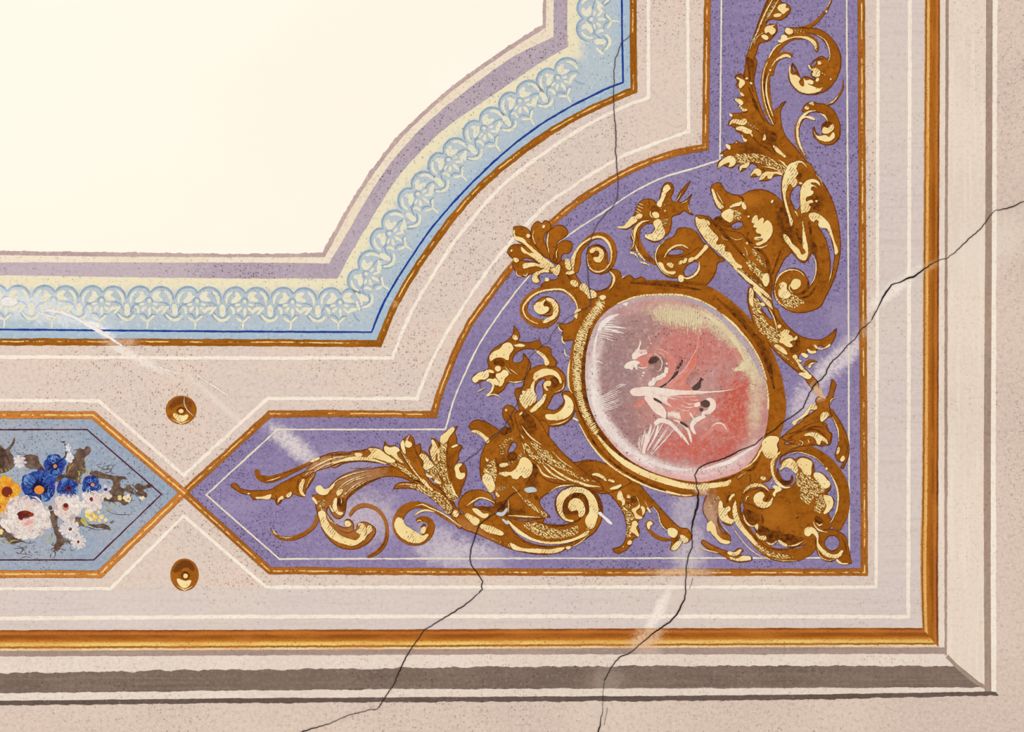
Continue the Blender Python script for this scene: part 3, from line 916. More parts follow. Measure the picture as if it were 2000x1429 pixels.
gilded('double_stem', t, .66,
  ['A r 50,92,100,100,92,66,64,60,76,60,30 925 1380 855 1200 830 1040 825 900 850 750 910 620 1000 500 1100 425 1230 400 1340 430 1400 510 1395 580', 'A r 50,60,56,70,40 890 840 900 760 950 660 1030 610 1130 615'],
  ['A r 6,12,12,12,8 920 1400 850 1240 805 1060 795 900 820 760 852 690', 'A r 8,18,16,10 862 655 900 580 960 510 1000 490', 'A r 5,12,12,20,36,40,16 1000 480 1090 430 1220 415 1320 440 1375 490 1395 565',
   'A r 5,14,26,34,18 890 755 930 690 1000 640 1070 622 1112 645', 'A r 10,20,18,6 912 1300 860 1150 835 1000 845 880 865 815', 'A p 960 460 1000 440 1005 400 1050 395 1075 430 1040 450 1010 480 985 475', 'A p 870 790 882 765 892 775 882 800'],
  ['A r 6,20,20,8 900 1330 840 1160 815 1000 825 860 850 760'])
gilded('acanthus_leaf', t, .58,
  ['B p 612 -390 ! 690 -390 700 -100 740 60 800 230 880 360 920 380 ! 915 290 930 200 980 170 1010 125 1060 100 ! 1000 190 1000 320 1050 480 1180 640 1300 790 1390 920 ! 1270 960 1120 950 1020 930 900 950 870 975 756 990 ! 780 930 770 900 740 935 660 948 ! 680 880 740 845 640 800 600 855 545 890 ! 528 830 580 800 500 800 460 845 410 835 350 815 287 860 ! 310 770 380 715 318 690 ! 400 640 440 630 378 580 ! 480 570 500 538 ! 540 560 600 560 570 500 556 455 ! 500 430 492 400 ! 430 370 418 378 ! 425 320 460 300 450 270 418 248 ! 500 235 570 230 630 210 560 190 518 148 ! 540 140 475 88 ! 520 60 590 40 540 0 530 -40 498 -82 ! 520 -110 483 -173 ! 540 -205 610 -160'],
  ['B p 500 -160 550 -150 600 -110 570 -60 545 -40 530 -90 540 -130', 'B p 525 -40 545 0 580 20 590 45 555 35 540 0', 'B p 485 75 540 80 580 120 560 148 520 120', 'B p 530 150 580 180 628 200 590 217 550 190', 'B p 420 248 462 258 455 278 435 270',
   'B p 422 378 ! 440 320 500 300 560 310 590 293 625 340 590 365 500 355 450 350', 'B p 495 403 550 382 640 410 680 440 630 465 560 435', 'B p 565 475 580 510 625 540 600 558 575 525', 'B p 655 455 680 470 690 500 665 480', 'B p 805 500 820 470 832 500 822 540 798 540',
   'B p 910 598 960 620 1010 670 1052 730 1000 700 950 670 925 632', 'B p 288 858 ! 320 780 380 730 440 710 490 740 490 800 450 830 415 835 430 790 380 800', 'B p 543 888 ! 540 830 600 800 640 780 620 840 570 850', 'B p 658 946 ! 680 890 730 850 780 880 770 930 740 935 710 905',
   'B p 753 988 ! 770 940 830 890 900 890 1000 900 1020 920 920 915 890 965 850 962 848 935 800 970', 'B r 6,16,6 790 830 900 845 1000 890', 'B r 6,22,8 970 755 1030 795 1080 855', 'B p 323 700 358 703 345 718', 'B p 382 583 440 615 432 642 400 625', 'B p 490 548 512 560 500 570',
   'B p 600 -150 635 -160 625 -140', 'B p 652 -110 680 -100 675 -80 655 -95'],
  ['B p 900 598 950 645 945 672 903 632', 'B p 830 440 880 430 960 520 900 560 850 520', 'B r 8,26,10 640 430 740 560 860 640 940 700', 'B r 4,12,6 620 310 700 400 780 470', 'B r 8,24,20,8 620 -380 650 -250 660 -120 690 0', 'B r 10,40,10 640 -60 720 150 820 330', 'B r 4,12,4 440 830 520 800 640 800', 'B r 4,12,4 740 850 820 880 780 950'],
  ['B p 490 705 600 685 720 688 850 720 960 785 1055 862 1030 905 930 865 820 805 680 785 560 800 505 770', 'B h 14,7 610 350 700 410 770 455 | 640 330 720 375 780 430'])
gilded('small_volute', t, .62,
  ['B r 18,44,50,48,36 1290 740 1220 630 1180 500 1180 400 1230 290 1310 215', 'B r 14,24,14 1200 330 1270 280 1380 310', 'B p 1240 210 1265 150 1350 108 1400 125 1500 140 1590 210 1650 330 1663 420 1640 520 1560 582 1470 582 1400 535 1358 450 1370 380 ! 1390 450 1450 490 1510 460 1455 420 1460 370 1500 330 1520 310 1480 255 1420 222 1330 222',
   'B r 22,26,16,6 1480 150 1580 110 1640 40 1685 -40 1695 -140'],
  ['B r 6,26,26,30,26,6 1270 710 1215 600 1187 500 1185 400 1220 300 1300 225 1392 205', 'B r 6,14,20,34,20 1200 320 1270 278 1340 290 1380 308', 'B p 1460 430 1480 390 1520 400 1580 360 1590 410 1560 440 1510 465 1470 460',
   'B p 1370 440 1390 480 1440 490 1500 480 1530 500 1590 450 1602 490 1540 550 1460 545 1400 510', 'B r 4,20,16,4 1430 235 1490 270 1520 325', 'B r 5,12,5 1500 142 1570 112 1640 40', 'B p 1310 130 1360 112 1362 150 1335 140', 'B p 1260 170 1300 158 1312 190 1285 197'],
  ['B p 1460 370 1500 330 1570 350 1520 395 1480 390', 'B r 8,16,8 1440 470 1500 470 1570 440'])

# ------------------------------------------------------------------ gilded dragon, right of the medallion
t = thing('gilded_dragon', 'gilded winged dragon with coiled neck and curling tail above the medallion on the right', 'dragon', 1480, 480, 'gilded dragons')
gilded('tail', t, .60,
  ['C p 1010 130 1040 20 1100 -60 1200 -92 1310 -70 1400 60 1490 190 1570 340 1620 500 1655 700 1663 900 1635 1080 1580 1260 1500 1420 1440 1530 1350 1577 1200 1602 1080 1577 980 1497 918 1397 926 1287 978 1187 1060 1125 1160 1110 1250 1155 1310 1250 ! 1322 1305 1370 1230 1402 1130 1402 1020 1372 950 1340 930 ! 1300 1010 1250 1045 1210 1020 1120 920 1080 780 1060 550 1020 330 | 1420 640 1480 655 1530 700 1580 850 1602 950 1585 1080 1565 1195 1548 1000 1505 800 1455 700 | 1130 230 1180 178 1218 190 1207 300 1212 420 1172 462 1130 400 1100 320'],
  ['C p 1060 0 1080 -40 1150 -80 1220 -90 1270 -50 1292 -8 ! 1240 -60 1205 -70 1172 0 ! 1192 60 1160 100 1180 130 1170 180 1140 207 1105 170 1062 240 1052 300 1070 400 1100 500 1132 600 1122 632 1080 520 1040 380 1013 220 1020 120',
   'C p 1240 180 1290 130 1360 113 1420 140 1442 192 ! 1380 152 1330 160 1365 180 1420 225 ! 1350 195 1330 230 1362 250 1330 300 1290 310 1280 360 1342 343 1362 370 1310 390 1332 430 1290 482 1242 490 1252 620 1282 780 1303 900 1300 960 1260 1022 1220 1012 1150 930 1090 860 1040 790 1028 728 1070 745 1130 835 1200 895 1240 955 1275 925 1247 880 1243 800 1238 600 1222 450 1213 320 1220 230',
   'C p 1308 510 1350 488 1410 498 1470 538 1530 600 1562 680 1602 820 1632 940 1617 955 1590 860 1550 740 1500 660 1450 655 1415 630 1420 580 1380 570 1370 592 1340 580 1310 530',
   'C r 4,12,10,4 1340 950 1380 1010 1392 1100 1372 1220 1328 1295', 'C r 3,8,3 1572 1100 1552 1200 1528 1290', 'C r 4,16,16,10,4 932 1320 960 1220 1030 1150 1130 1123 1220 1150 1272 1212', 'C r 6,18,16,5 930 1350 940 1420 980 1490 1065 1548',
   'C p 970 1360 990 1320 978 1300 1020 1258 1062 1280 1065 1340 1110 1400 1080 1440 1010 1440 980 1420', 'C p 1115 1262 1160 1223 1212 1240 1222 1290 1190 1332 1150 1347 1108 1312', 'C r 4,12,10,4 1112 1280 1093 1312 1105 1360 1130 1382',
   'C p 1200 150 1225 145 1240 165 1215 172', 'C p 1380 355 1410 350 1400 372', 'C r 4,14,4 1150 460 1170 490 1190 530', 'C r 3,8,3 1390 60 1440 120 1470 190'],
  ['C p 1300 1255 1322 1310 1285 1375 1210 1410 1130 1402 1200 1385 1262 1345 1292 1300', 'C p 1180 660 1222 750 1228 835 1188 780', 'C p 1320 590 1350 780 1405 920 1385 945 1340 800', 'C p 1190 20 1230 60 1210 120 1180 90', 'C p 1330 290 1420 320 1440 420 1360 440 1400 380', 'C r 8,26,10 1400 1300 1300 1420 1180 1440'],
  ['C p 1010 1440 1080 1440 1120 1400 1200 1440 1258 1505 1220 1500 1170 1552 1100 1542 1020 1490', 'C h 8,7 1020 1270 1060 1230 1110 1200 | 1060 1290 1090 1260 1120 1230'])
gilded('body', t, .64,
  ['C p 560 290 640 250 740 230 860 250 960 310 1020 380 1070 560 1120 760 1110 930 1050 990 990 1100 940 1200 920 1300 870 1300 800 1200 700 1000 650 880 590 790 480 790 380 740 300 660 240 590 ! 290 550 340 500 330 460 300 440 250 320 218 230 228 180 ! 310 153 340 180 380 240 450 280 | 440 640 480 600 540 588 577 610 560 650 500 672'],
  ['C p 560 390 580 370 605 400 603 455 570 430', 'C p 235 220 260 260 290 340 352 440 330 447 268 370 238 290', 'C r 3,9,3 275 250 310 310 357 392', 'C p 678 602 732 518 747 560 722 605', 'C p 700 655 750 570 802 543 803 600 740 655',
   'C p 720 700 800 610 850 573 892 610 907 680 880 760 820 822 720 842 800 782 700 772 780 740', 'C r 4,16,4 690 872 800 872 855 845', 'C p 430 432 480 385 540 370 562 358 550 400 470 422', 'C r 3,7,3 330 740 360 780 410 795', 'C r 3,9,4 425 758 500 790 575 778', 'C p 885 372 912 343 900 382',
   'C p 622 532 645 518 642 547', 'C p 335 510 380 462 440 445 470 500 430 595 380 570', 'C p 605 825 630 815 635 840', 'C r 3,9,3 590 870 615 910 625 980', 'C p 575 955 590 945 595 970', 'C r 3,8,3 690 780 760 790 800 770'],
  ['C p 245 585 310 528 345 560 300 612', 'C p 300 610 350 580 440 610 430 650 360 640', 'C p 680 872 760 890 860 1000 872 1150 800 960 720 900', 'C p 1010 430 1060 500 1100 640 1065 660 1000 560', 'C r 10,36,10 640 700 620 780 700 840', 'C r 8,26,8 520 300 580 340 560 380', 'C r 8,30,10 1000 900 960 1020 900 1180'],
  ['C p 440 450 500 462 562 520 545 565 480 562 420 602 400 560', 'C h 9,6 560 480 540 460 450 410 | 520 520 500 480 430 440'])
gilded('wing', t, .70,
  ['C p 52 515 ! 130 520 200 535 250 590 330 650 430 690 560 720 640 830 800 960 860 1100 900 1280 890 1400 920 1560 962 1810 ! 900 1560 780 1420 680 1310 560 1195 470 1095 380 995 280 905 180 825 90 705 48 610'],
  ['C p 60 535 90 560 150 560 178 620 215 670 240 700 302 770 280 840 340 838 382 870 370 910 430 930 462 980 500 1040 568 1102 500 1112 580 1190 662 1285 ! 600 1232 540 1162 400 1022 290 922 200 842 110 722 58 630',
   'E p 480 240 560 290 680 390 800 490 860 540 897 605 ! 830 562 760 502 700 452 620 382', 'E p 700 450 800 560 870 620 912 712 ! 840 655 780 582', 'E r 6,14,12,6 862 690 912 780 942 870 957 945', 'E p 832 305 862 420 840 452 790 362', 'C p 165 570 205 600 200 632 180 610'],
  ['C r 10,40,30,10 200 560 330 680 480 850 620 1020', 'C p 155 555 215 575 225 620 180 600', 'E r 5,14,5 560 260 700 380 850 520'],
  ['E p 620 165 680 180 760 260 820 330 850 440 800 400 720 320 640 240', 'E p 680 40 740 90 820 200 832 255 780 205 700 105', 'E h 24,5 520 220 640 310 800 440 | 540 290 660 380 820 520'])
gilded('feather_plume', t, .66,
  ['E p 640 462 ! 690 460 720 560 800 640 870 680 950 700 1000 800 1080 900 1190 990 1320 1040 1450 1045 1560 980 1622 918 ! 1592 1040 1500 1132 1420 1110 1380 1190 1300 1150 1280 1235 1210 1200 1200 1280 1300 1400 1330 1430 1420 1570 1390 1620 ! 1330 1570 1250 1460 1100 1335 950 1195 870 1095 780 985 710 885 660 745 628 580 | 790 660 830 670 870 730 905 825 850 790',
   'X r 20,46,30,8 640 400 690 335 760 310 840 335'],
  ['E p 645 560 665 468 692 510 690 600 682 680 650 640', 'E p 1010 960 1040 933 1097 960 1080 985 1120 1000 1140 1030 1177 1003 1182 1030 1130 1060 1100 1070 1132 1122 1080 1127 1020 1090 980 1070 1000 1020', 'E p 930 1100 1000 1120 1062 1212 1000 1182',
   'E p 1368 1098 1410 1130 1470 1140 1552 1098 1490 1147 1400 1147', 'E p 1293 1148 1340 1170 1395 1178 1340 1202 1310 1190', 'E p 1223 1203 1270 1198 1303 1225 1290 1248 1240 1227', 'E p 1128 1230 1170 1218 1190 1260 1233 1290 1190 1292 1160 1270', 'E r 8,24,12 1150 1260 1210 1330 1290 1420',
   'E p 960 888 1002 883 980 922 960 910', 'E p 770 640 812 638 822 665 790 672', 'X p 570 500 640 478 745 548 705 572 620 532', 'X r 8,26,30,10 560 370 600 420 660 460 730 530', 'X p 698 392 728 350 795 343 ! 752 370 715 425'],
  ['E r 8,26,8 1040 1080 1120 1140 1180 1200', 'E p 1180 1010 1190 1180 1100 1180 1150 1110', 'E r 6,18,8 880 700 960 820 1060 930'],
  ['E p 690 560 700 570 740 590 772 650 782 740 832 830 902 900 962 950 1020 962 1000 1040 960 1082 900 1082 830 1002 770 962 730 872 690 782 680 690', 'E h 22,7 950 1180 1050 1260 1180 1380 | 1000 1180 1080 1250 1200 1360'])
gilded('neck', t, .68,
  ['D p 525 900 560 850 620 800 740 730 760 670 840 655 940 680 1000 740 1030 800 1130 880 1220 970 1282 1015 1210 1045 1190 1130 1140 1230 1050 1310 900 1335 785 1262 ! 820 1200 760 1212 650 1202 570 1132 518 1040 508 950 | 648 945 700 900 770 890 832 920 800 950 720 962 | 830 1130 870 1070 960 1020 992 1050 980 1120 930 1180 860 1202',
   'D r 40,72,84,92,70,60 520 1060 400 960 320 850 290 740 330 630 440 565', 'D p 258 660 262 720 240 750 268 830 230 905 ! 300 900 320 780'],
  ['D r 4,12,12,8,4 620 798 540 880 513 980 540 1070 600 1150 700 1205', 'D r 6,20,22,18,8 610 990 660 910 730 862 810 850 885 888', 'D p 940 1005 990 950 1040 890 1080 843 1102 860 1060 922 1000 982 960 1012', 'D p 768 1062 780 1030 812 1018 802 1062', 'D p 820 1052 830 1010 860 988 862 1032', 'D p 880 1032 900 990 942 988 942 1012',
   'D p 638 1060 670 1043 718 1070 712 1102 670 1092', 'D p 553 1038 590 1050 620 1110 660 1140 742 1150 730 1167 640 1162 578 1112', 'D r 6,24,26,20,6 1000 1035 1000 1110 940 1190 870 1220 800 1198', 'D p 785 1182 817 1188 812 1262 790 1262',
   'D r 6,24,32,30,18,8 285 805 280 720 310 640 370 590 445 575', 'D r 4,11,11,4 262 680 250 735 272 800 265 860 232 902', 'D p 228 930 290 940 320 980 340 1020 400 1040 472 1102 ! 410 1062 360 1052 330 1012 290 962', 'D r 4,20,22,8 290 840 310 910 350 970 405 1022'],
  ['D r 6,16,6 620 960 720 985 860 960 1000 870', 'D r 4,12,6 860 1080 980 1010 1040 960'],
  ['D h 12,5 610 980 660 910 740 862 | 640 980 680 930 760 890', 'D h 7,6 880 1030 910 1000 990 950 | 890 1060 930 1030 1010 980'])
gilded('head', t, .72,
  ['D p 88 640 ! 150 650 200 600 280 510 300 440 330 380 420 333 500 350 530 380 570 300 590 210 640 153 700 168 718 230 690 340 720 370 780 270 908 125 ! 850 240 785 375 860 345 922 275 ! 885 380 885 430 912 490 945 515 ! 880 495 840 462 780 502 700 532 692 620 662 712 590 772 540 812 460 802 385 738 ! 470 720 500 680 500 620 440 602 380 592 330 582 250 642 180 672'],
  ['D p 88 642 150 638 200 590 260 530 300 530 312 570 260 620 190 662', 'D p 298 520 330 498 372 520 352 547 310 552', 'D p 588 260 610 200 650 173 682 220 640 260 620 320 590 380 572 425 530 402 570 330', 'D p 393 743 470 720 510 670 490 592 552 560 600 650 622 720 580 782 520 802 460 792',
   'D p 480 490 520 480 552 500 552 540 510 547', 'D r 6,13,6 460 468 458 520 492 547', 'D r 3,8,3 308 408 380 442', 'D r 3,8,3 300 438 362 478', 'D r 3,8,3 330 384 388 410', 'D r 3,8,3 290 468 342 497', 'D r 3,9,3 740 370 780 310 800 270', 'D r 3,8,3 800 385 850 365 880 340', 'D r 3,8,3 880 400 885 440 905 485',
   'D p 608 470 622 452 632 470 618 482'],
  ['D p 458 450 490 412 540 428 562 470 520 460 480 482', 'D r 4,9,4 440 360 450 400 430 440'],
  ['D h 8,5 560 420 600 380 650 330 | 590 450 640 400 680 360', 'D h 10,5 560 560 600 540 640 520 | 620 680 650 640 660 580'])

# ------------------------------------------------------------------ palmette crest between the dragons
t = thing('palmette_crest', 'gilded palmette crest with two volutes at the upper left of the medallion', 'ornament', 1130, 560)
for base, hi, hb in [
  ('F p 248 188 ! 330 180 400 210 440 270 440 330 520 440 600 540 690 630 ! 600 605 480 485 380 385 300 352 248 285', ['F p 250 220 270 290 300 298 345 310 400 370 480 440 560 510 690 640 660 640 560 572 480 492 400 412 320 352 268 332 248 282', 'F p 385 290 410 263 432 290 410 312'], []),
  ('F p 440 240 470 160 520 128 560 150 600 118 652 150 662 200 592 270 582 330 622 420 690 560 ! 600 522 500 402 460 332', ['F r 3,11,4 472 228 460 300 490 382', 'F p 560 190 580 160 600 175 585 205'], []),
  ('F p 620 260 660 218 740 168 822 195 852 250 802 312 740 352 720 422 742 500 722 580 ! 680 582 640 482 608 372', ['F r 4,18,12,4 640 248 623 350 642 485'], []),
  ('F p 720 430 750 370 820 343 893 365 898 420 852 482 790 492 770 562 720 600', ['F r 3,11,3 740 428 723 480 730 545'], []),
  ('F p 172 472 ! 210 408 290 383 380 400 460 450 550 530 690 645 ! 560 622 440 545 370 535 300 575 240 545', ['F p 328 418 400 468 480 488 560 540 640 620 652 662 560 612 480 545 400 495 348 472', 'F p 205 455 225 440 235 455 220 470', 'F p 240 545 300 548 310 565 285 585 258 578'], []),
  ('F p 238 592 300 562 380 570 480 580 600 620 690 650 665 705 600 672 540 692 530 762 542 792 480 813 452 762 490 692 ! 420 722 350 742 310 735 268 682', ['F p 348 612 420 590 520 598 640 650 590 652 490 627 400 645 360 655', 'F p 458 792 468 712 530 682 620 660 642 682 560 702 510 742 532 802 490 813', 'F r 4,14,6 275 680 290 730 335 742', 'F r 4,14,6 350 720 380 735 405 698'], [])]:
    gilded('palmette_leaf', t, .66, [base], hi, (), hb)
gilded('bracket', t, .60,
  ['F p 740 600 830 560 900 640 960 760 1060 880 1160 912 1260 892 1330 822 1342 722 1308 680 1360 663 1432 690 1462 762 1540 728 1600 772 1680 748 1725 790 ! 1800 790 1800 1000 1400 1000 1250 1110 1150 1210 1090 1450 ! 900 1450 800 1450 790 1340 738 1258 800 1272 900 1242 942 1182 952 1080 900 962 830 892 740 852 640 842 555 852 640 790 740 762'],
  ['F p 878 800 910 778 962 810 965 852 920 855 888 832', 'F p 985 885 1010 818 1080 868 1092 952 1050 942 1030 912', 'F p 1080 985 1110 888 1162 920 1172 962 1130 985', 'F r 4,24,30,14,4 1315 682 1360 735 1352 830 1310 892', 'F p 1203 972 1240 948 1275 960 1230 1005', 'F p 828 712 880 678 925 690 860 722',
   'F p 588 772 630 758 645 785 600 792', 'F r 3,10,4 1450 762 1495 728', 'F p 658 660 700 640 752 610 755 700 732 732 690 702', 'F p 818 602 842 538 882 600 878 672 830 642', 'F p 930 1200 950 1110 1000 1110 965 1140 945 1215', 'F r 4,11,4 738 1270 760 1330 800 1360'],
  ['F r 6,18,8 1060 860 1180 905 1300 870', 'F r 6,16,6 760 600 860 740 950 860'],
  ['F h 14,8 1090 890 1180 960 1250 970 | 1100 960 1160 1000 1230 1020'])
gilded('volute', t, .64,
  ['F r 40,74,70,66,70,76,76,70,60,50 940 700 955 600 965 480 1040 370 1150 290 1260 295 1345 400 1350 540 1290 660 1190 700', 'F p 1063 520 1080 430 1150 388 1230 400 1290 480 1292 580 1320 650 1200 712 1100 672 1063 600'],
  ['F r 10,42,26,20,26,28,20,12,16,14,6 910 690 912 540 970 420 1050 350 1130 310 1220 303 1290 350 1332 440 1335 540 1290 640 1200 690 1110 660 1070 570 1068 495', 'F p 1095 470 1140 418 1200 420 1248 460 1242 540 1212 582 1150 572 1138 530 1190 522 1200 470 1160 452 1130 482'],
  ['F r 8,20,20,8 1110 400 1210 400 1270 470 1270 560', 'F p 1110 500 1160 450 1200 480 1180 520 1140 530'],
  ['F h 14,6 1090 640 1180 690 1280 650 | 1110 680 1190 710 1300 670'])
gilded('volute', t, .64,
  ['F r 60,62,60,60,62,80,90,100,86,60,40 930 1010 870 920 780 880 650 872 480 920 380 1020 355 1130 430 1225 550 1268 660 1235 725 1140 715 1040 640 990', 'F p 470 1080 520 1005 610 968 700 1000 740 1090 700 1160 620 1180 540 1165'],
  ['F r 8,22,22,22,22,16,6 950 1180 952 1060 890 958 790 890 680 888 520 920 400 1010 353 1090 370 1170 430 1230 525 1272', 'F p 468 1080 510 1028 560 1020 602 998 580 1040 580 1070 632 1080 642 1110 600 1152 540 1162 488 1132', 'F p 608 988 660 983 722 1030 748 1100 732 1182 670 1232 575 1252 600 1220 680 1170 690 1100 660 1032'],
  ['F p 565 1060 590 1030 650 1050 670 1110 630 1150 650 1090 600 1070'],
  ['F h 12,6 560 1210 640 1200 720 1120 | 580 1260 690 1240 750 1160'])

# ------------------------------------------------------------------ medallion
med = thing('painted_medallion', 'oval rose pink medallion in a gilded rope edged frame', 'medallion', 1322, 758)
inner = [(1142.5, 722), (1151.6, 666), (1168, 627), (1196, 600), (1230, 585), (1272, 577), (1328, 578.5), (1362, 587), (1398, 605), (1438, 641), (1466, 676), (1486, 712.6), (1498, 755),
         (1500.5, 790), (1498, 824), (1487, 864), (1450.5, 915), (1405, 933), (1370, 940), (1342, 938), (1300, 929), (1251, 910), (1216, 886), (1188, 855), (1163, 819), (1149, 781), (1143.5, 750)]
outer = [(1111, 722), (1116, 680), (1128, 640), (1150, 600), (1185, 570), (1225, 552), (1262, 547), (1328, 550), (1388, 561), (1430, 589), (1472, 630), (1500, 669), (1517, 707), (1531, 756),
         (1535, 795), (1527, 840), (1500, 890), (1450, 937), (1400, 962), (1357, 969), (1330, 970), (1286, 957), (1230, 932), (1189, 907), (1159, 875), (1131, 823), (1115, 768)]
ci = resample(spline(inner, [False] * len(inner), True) + [inner[0]], 150)[:-1]
fr = Sheet(.86, .4)
fr.poly([spline(outer, [False] * len(outer), True), ci])
frame = link('frame', fr.mesh('frame', M['gilt'], px_of(med)), med)
part('inner_shade', frame, 'umber', 1.08, ['P r 3,7,9,9,8,5,3 1152 640 1142 690 1139 740 1146 790 1163 832 1190 868 1225 899 1262 920 1300 934 1340 942', 'P r 2,5,3 1385 941 1420 935 1448 922', 'P r 3,10,10,4 1400 582 1460 640 1498 700 1512 760', 'P r 2,4,4,2 1116 760 1136 815 1166 872 1195 902 1240 932 1300 957 1345 966',
      'P r 2,9,9,2 1430 604 1462 640 1490 690 1506 740', 'P r 2,7,7,2 1230 552 1300 556 1370 566', 'N r 4,30,40,10 460 790 560 780 620 700 660 620'], each=True)
part('rope_band', frame, 'hatch', 1.10, ['P r 8,18,21,20,17,12,4 1180 588 1163 606 1146 634 1134 664 1129 700 1128 735 1132 770 1141 802 1158 836 1180 868'], each=True)
part('rope_stroke', frame, 'pale', 1.32, ['P h 74,2.6 1166 584 1146 618 1130 655 1122 700 1121 740 1127 780 1140 815 1160 850 | 1184 602 1160 630 1142 662 1135 700 1135 736 1140 772 1152 806 1172 840'], each=True)
part('gold_band', frame, 'pale', 1.34, ['P r 4,8,12,12,12,11,7,3 1168 852 1192 880 1217 901 1252 921 1294 937 1343 949 1366 951 1395 945 1424 941', 'P r 2,3.5,3.5,2 1131 827 1153 866 1188 905 1230 933 1286 957 1330 967',
      'P r 2,3,3,2 1300 958 1340 967 1352 966', 'P r 1.5,3.2,3.6,3.6,3,2 1205 593 1240 580 1290 575 1335 577 1370 588 1400 604', 'P r 2,4,4,2 1410 613 1440 640 1452 656', 'P r 2,3.5,3,2 1448 648 1470 678 1487 710 1497 742', 'P r 2,4,3 1497 750 1500 775 1500 800',
      'G r 4,14,14,5 1140 145 1160 190 1195 215', 'G r 4,16,14,5 1188 255 1195 330 1235 358', 'G r 4,16,16,6 1212 405 1225 470 1275 497', 'G r 6,22,20,18,6 1275 520 1262 600 1255 740 1285 880 1305 900', 'N p 680 470 760 408 865 440 840 500 852 560 800 642 740 655 688 600 675 530',
      'N p 462 770 540 720 610 640 660 540 680 520 650 610 590 690 520 745', 'L p 205 390 250 405 285 435 230 430', 'N p 0 950 120 940 250 920 330 900 310 945 200 975 90 990 0 1000'], each=True)
gsh = Sheet(.98, 0)
cx, cy = 1322, 758
n = len(ci)
rad = gsh.att.setdefault('radius', {})
gsh.v.append((cx, cy, .98)); rad[0] = 0
RINGS = 16
for k in range(1, RINGS + 1):
    for p in ci:
        q = k / RINGS
        rad[len(gsh.v)] = q
        gsh.v.append((cx + (p[0] - cx) * q * 1.004, cy + (p[1] - cy) * q * 1.004, .98))
for i in range(n):
    gsh.f.append((0, 1 + i, 1 + (i + 1) % n))
    for k in range(RINGS - 1):
        a, b = 1 + k * n, 1 + (k + 1) * n
        gsh.f.append((a + i, a + (i + 1) % n, b + (i + 1) % n, b + i))
wash = link('rose_ground', gsh.mesh('rose_ground', M['ground'], px_of(med)), med)
part('brush_stroke', wash, 'rimwhite', 1.22, ['J r 40,70,60,10 560 760 600 690 700 590 850 520', 'J r 20,26,8 640 700 760 700 960 720', 'J r 14,24,8 650 720 760 750 920 790', 'J r 12,22,6 470 1190 560 1180 630 1215', 'J r 14,40,44,40,20 560 760 520 900 500 1100 505 1280 500 1429', 'J p 900 390 980 370 960 400 1010 460 ! 940 410',
      'L r 30,90,90,90,60,20 470 -60 520 180 620 440 800 680 1000 850 1250 980', 'L r 30,50,60,40,10 1250 1000 1500 1080 1750 1120 1880 1110', 'M r 4,10,4 10 830 80 790 170 785', 'M r 4,10,4 30 840 100 810 160 790', 'N r 10,40,50,30,8 20 780 160 740 320 690 480 590 640 500'], each=True)
part('cream_streaks', wash, 'creamwash', 1.24, ['J h 22,20 1330 440 1500 420 1700 420 1990 440 | 1350 580 1480 620 1700 700 1990 760', 'K h 16,18 100 330 400 330 640 420 | 140 480 350 560 600 560', 'K r 30,60,70,60,20 560 340 760 480 960 660 1100 860 1180 1040',
      'K h 16,26 1000 1130 1080 1080 1150 1010 1200 980 | 1060 1180 1150 1190 1260 1200 1320 1180', 'K h 14,24 1180 1000 1230 1150 1240 1400 | 1290 1020 1340 1180 1340 1420',
      'J h 30,9 1300 520 1500 520 1750 560 1990 600 | 1340 640 1520 720 1760 800 1990 860', 'K h 18,8 700 480 840 600 1020 800 | 640 620 760 740 940 880'], .8, each=True)
part('ray_stroke', wash, 'rimwhite', 1.26, each=True, shapes=['P h 9,1.6 1170 628 1166 642 1164 655 | 1205 622 1212 641 1206 668', 'P h 10,1.6 1160 780 1164 795 1168 806 | 1212 756 1216 772 1214 792', 'P h 6,2.0 1254 870 1258 876 1270 890 | 1262 826 1290 812 1330 822', 'P h 24,1.5 1152 690 1150 720 1152 760 1160 800 | 1168 690 1166 720 1168 756 1176 792', 'P h 30,1.8 1180 840 1220 880 1262 905 1330 925 1400 922 | 1192 828 1232 866 1272 888 1330 908 1396 905'], jit=.4)
part('wash_stroke', wash, 'dpink', 1.25, each=True, shapes=['P h 20,1.3 1300 660 1360 640 1440 690 1450 740 | 1320 700 1370 700 1400 740 1410 770', 'P h 12,1.2 1300 890 1360 905 1430 880 1470 830 | 1300 870 1360 880 1420 850 1440 820', 'P h 8,3 1420 688 1434 694 1440 704 | 1444 678 1450 686 1456 698'], jit=.5)
part('pale_edge', wash, 'mauve', 1.23, ['K r 20,44,50,44,24 300 150 560 240 800 400 1000 590 1160 780 1300 1000 1400 1250'], .8, each=True)
del cx, cy

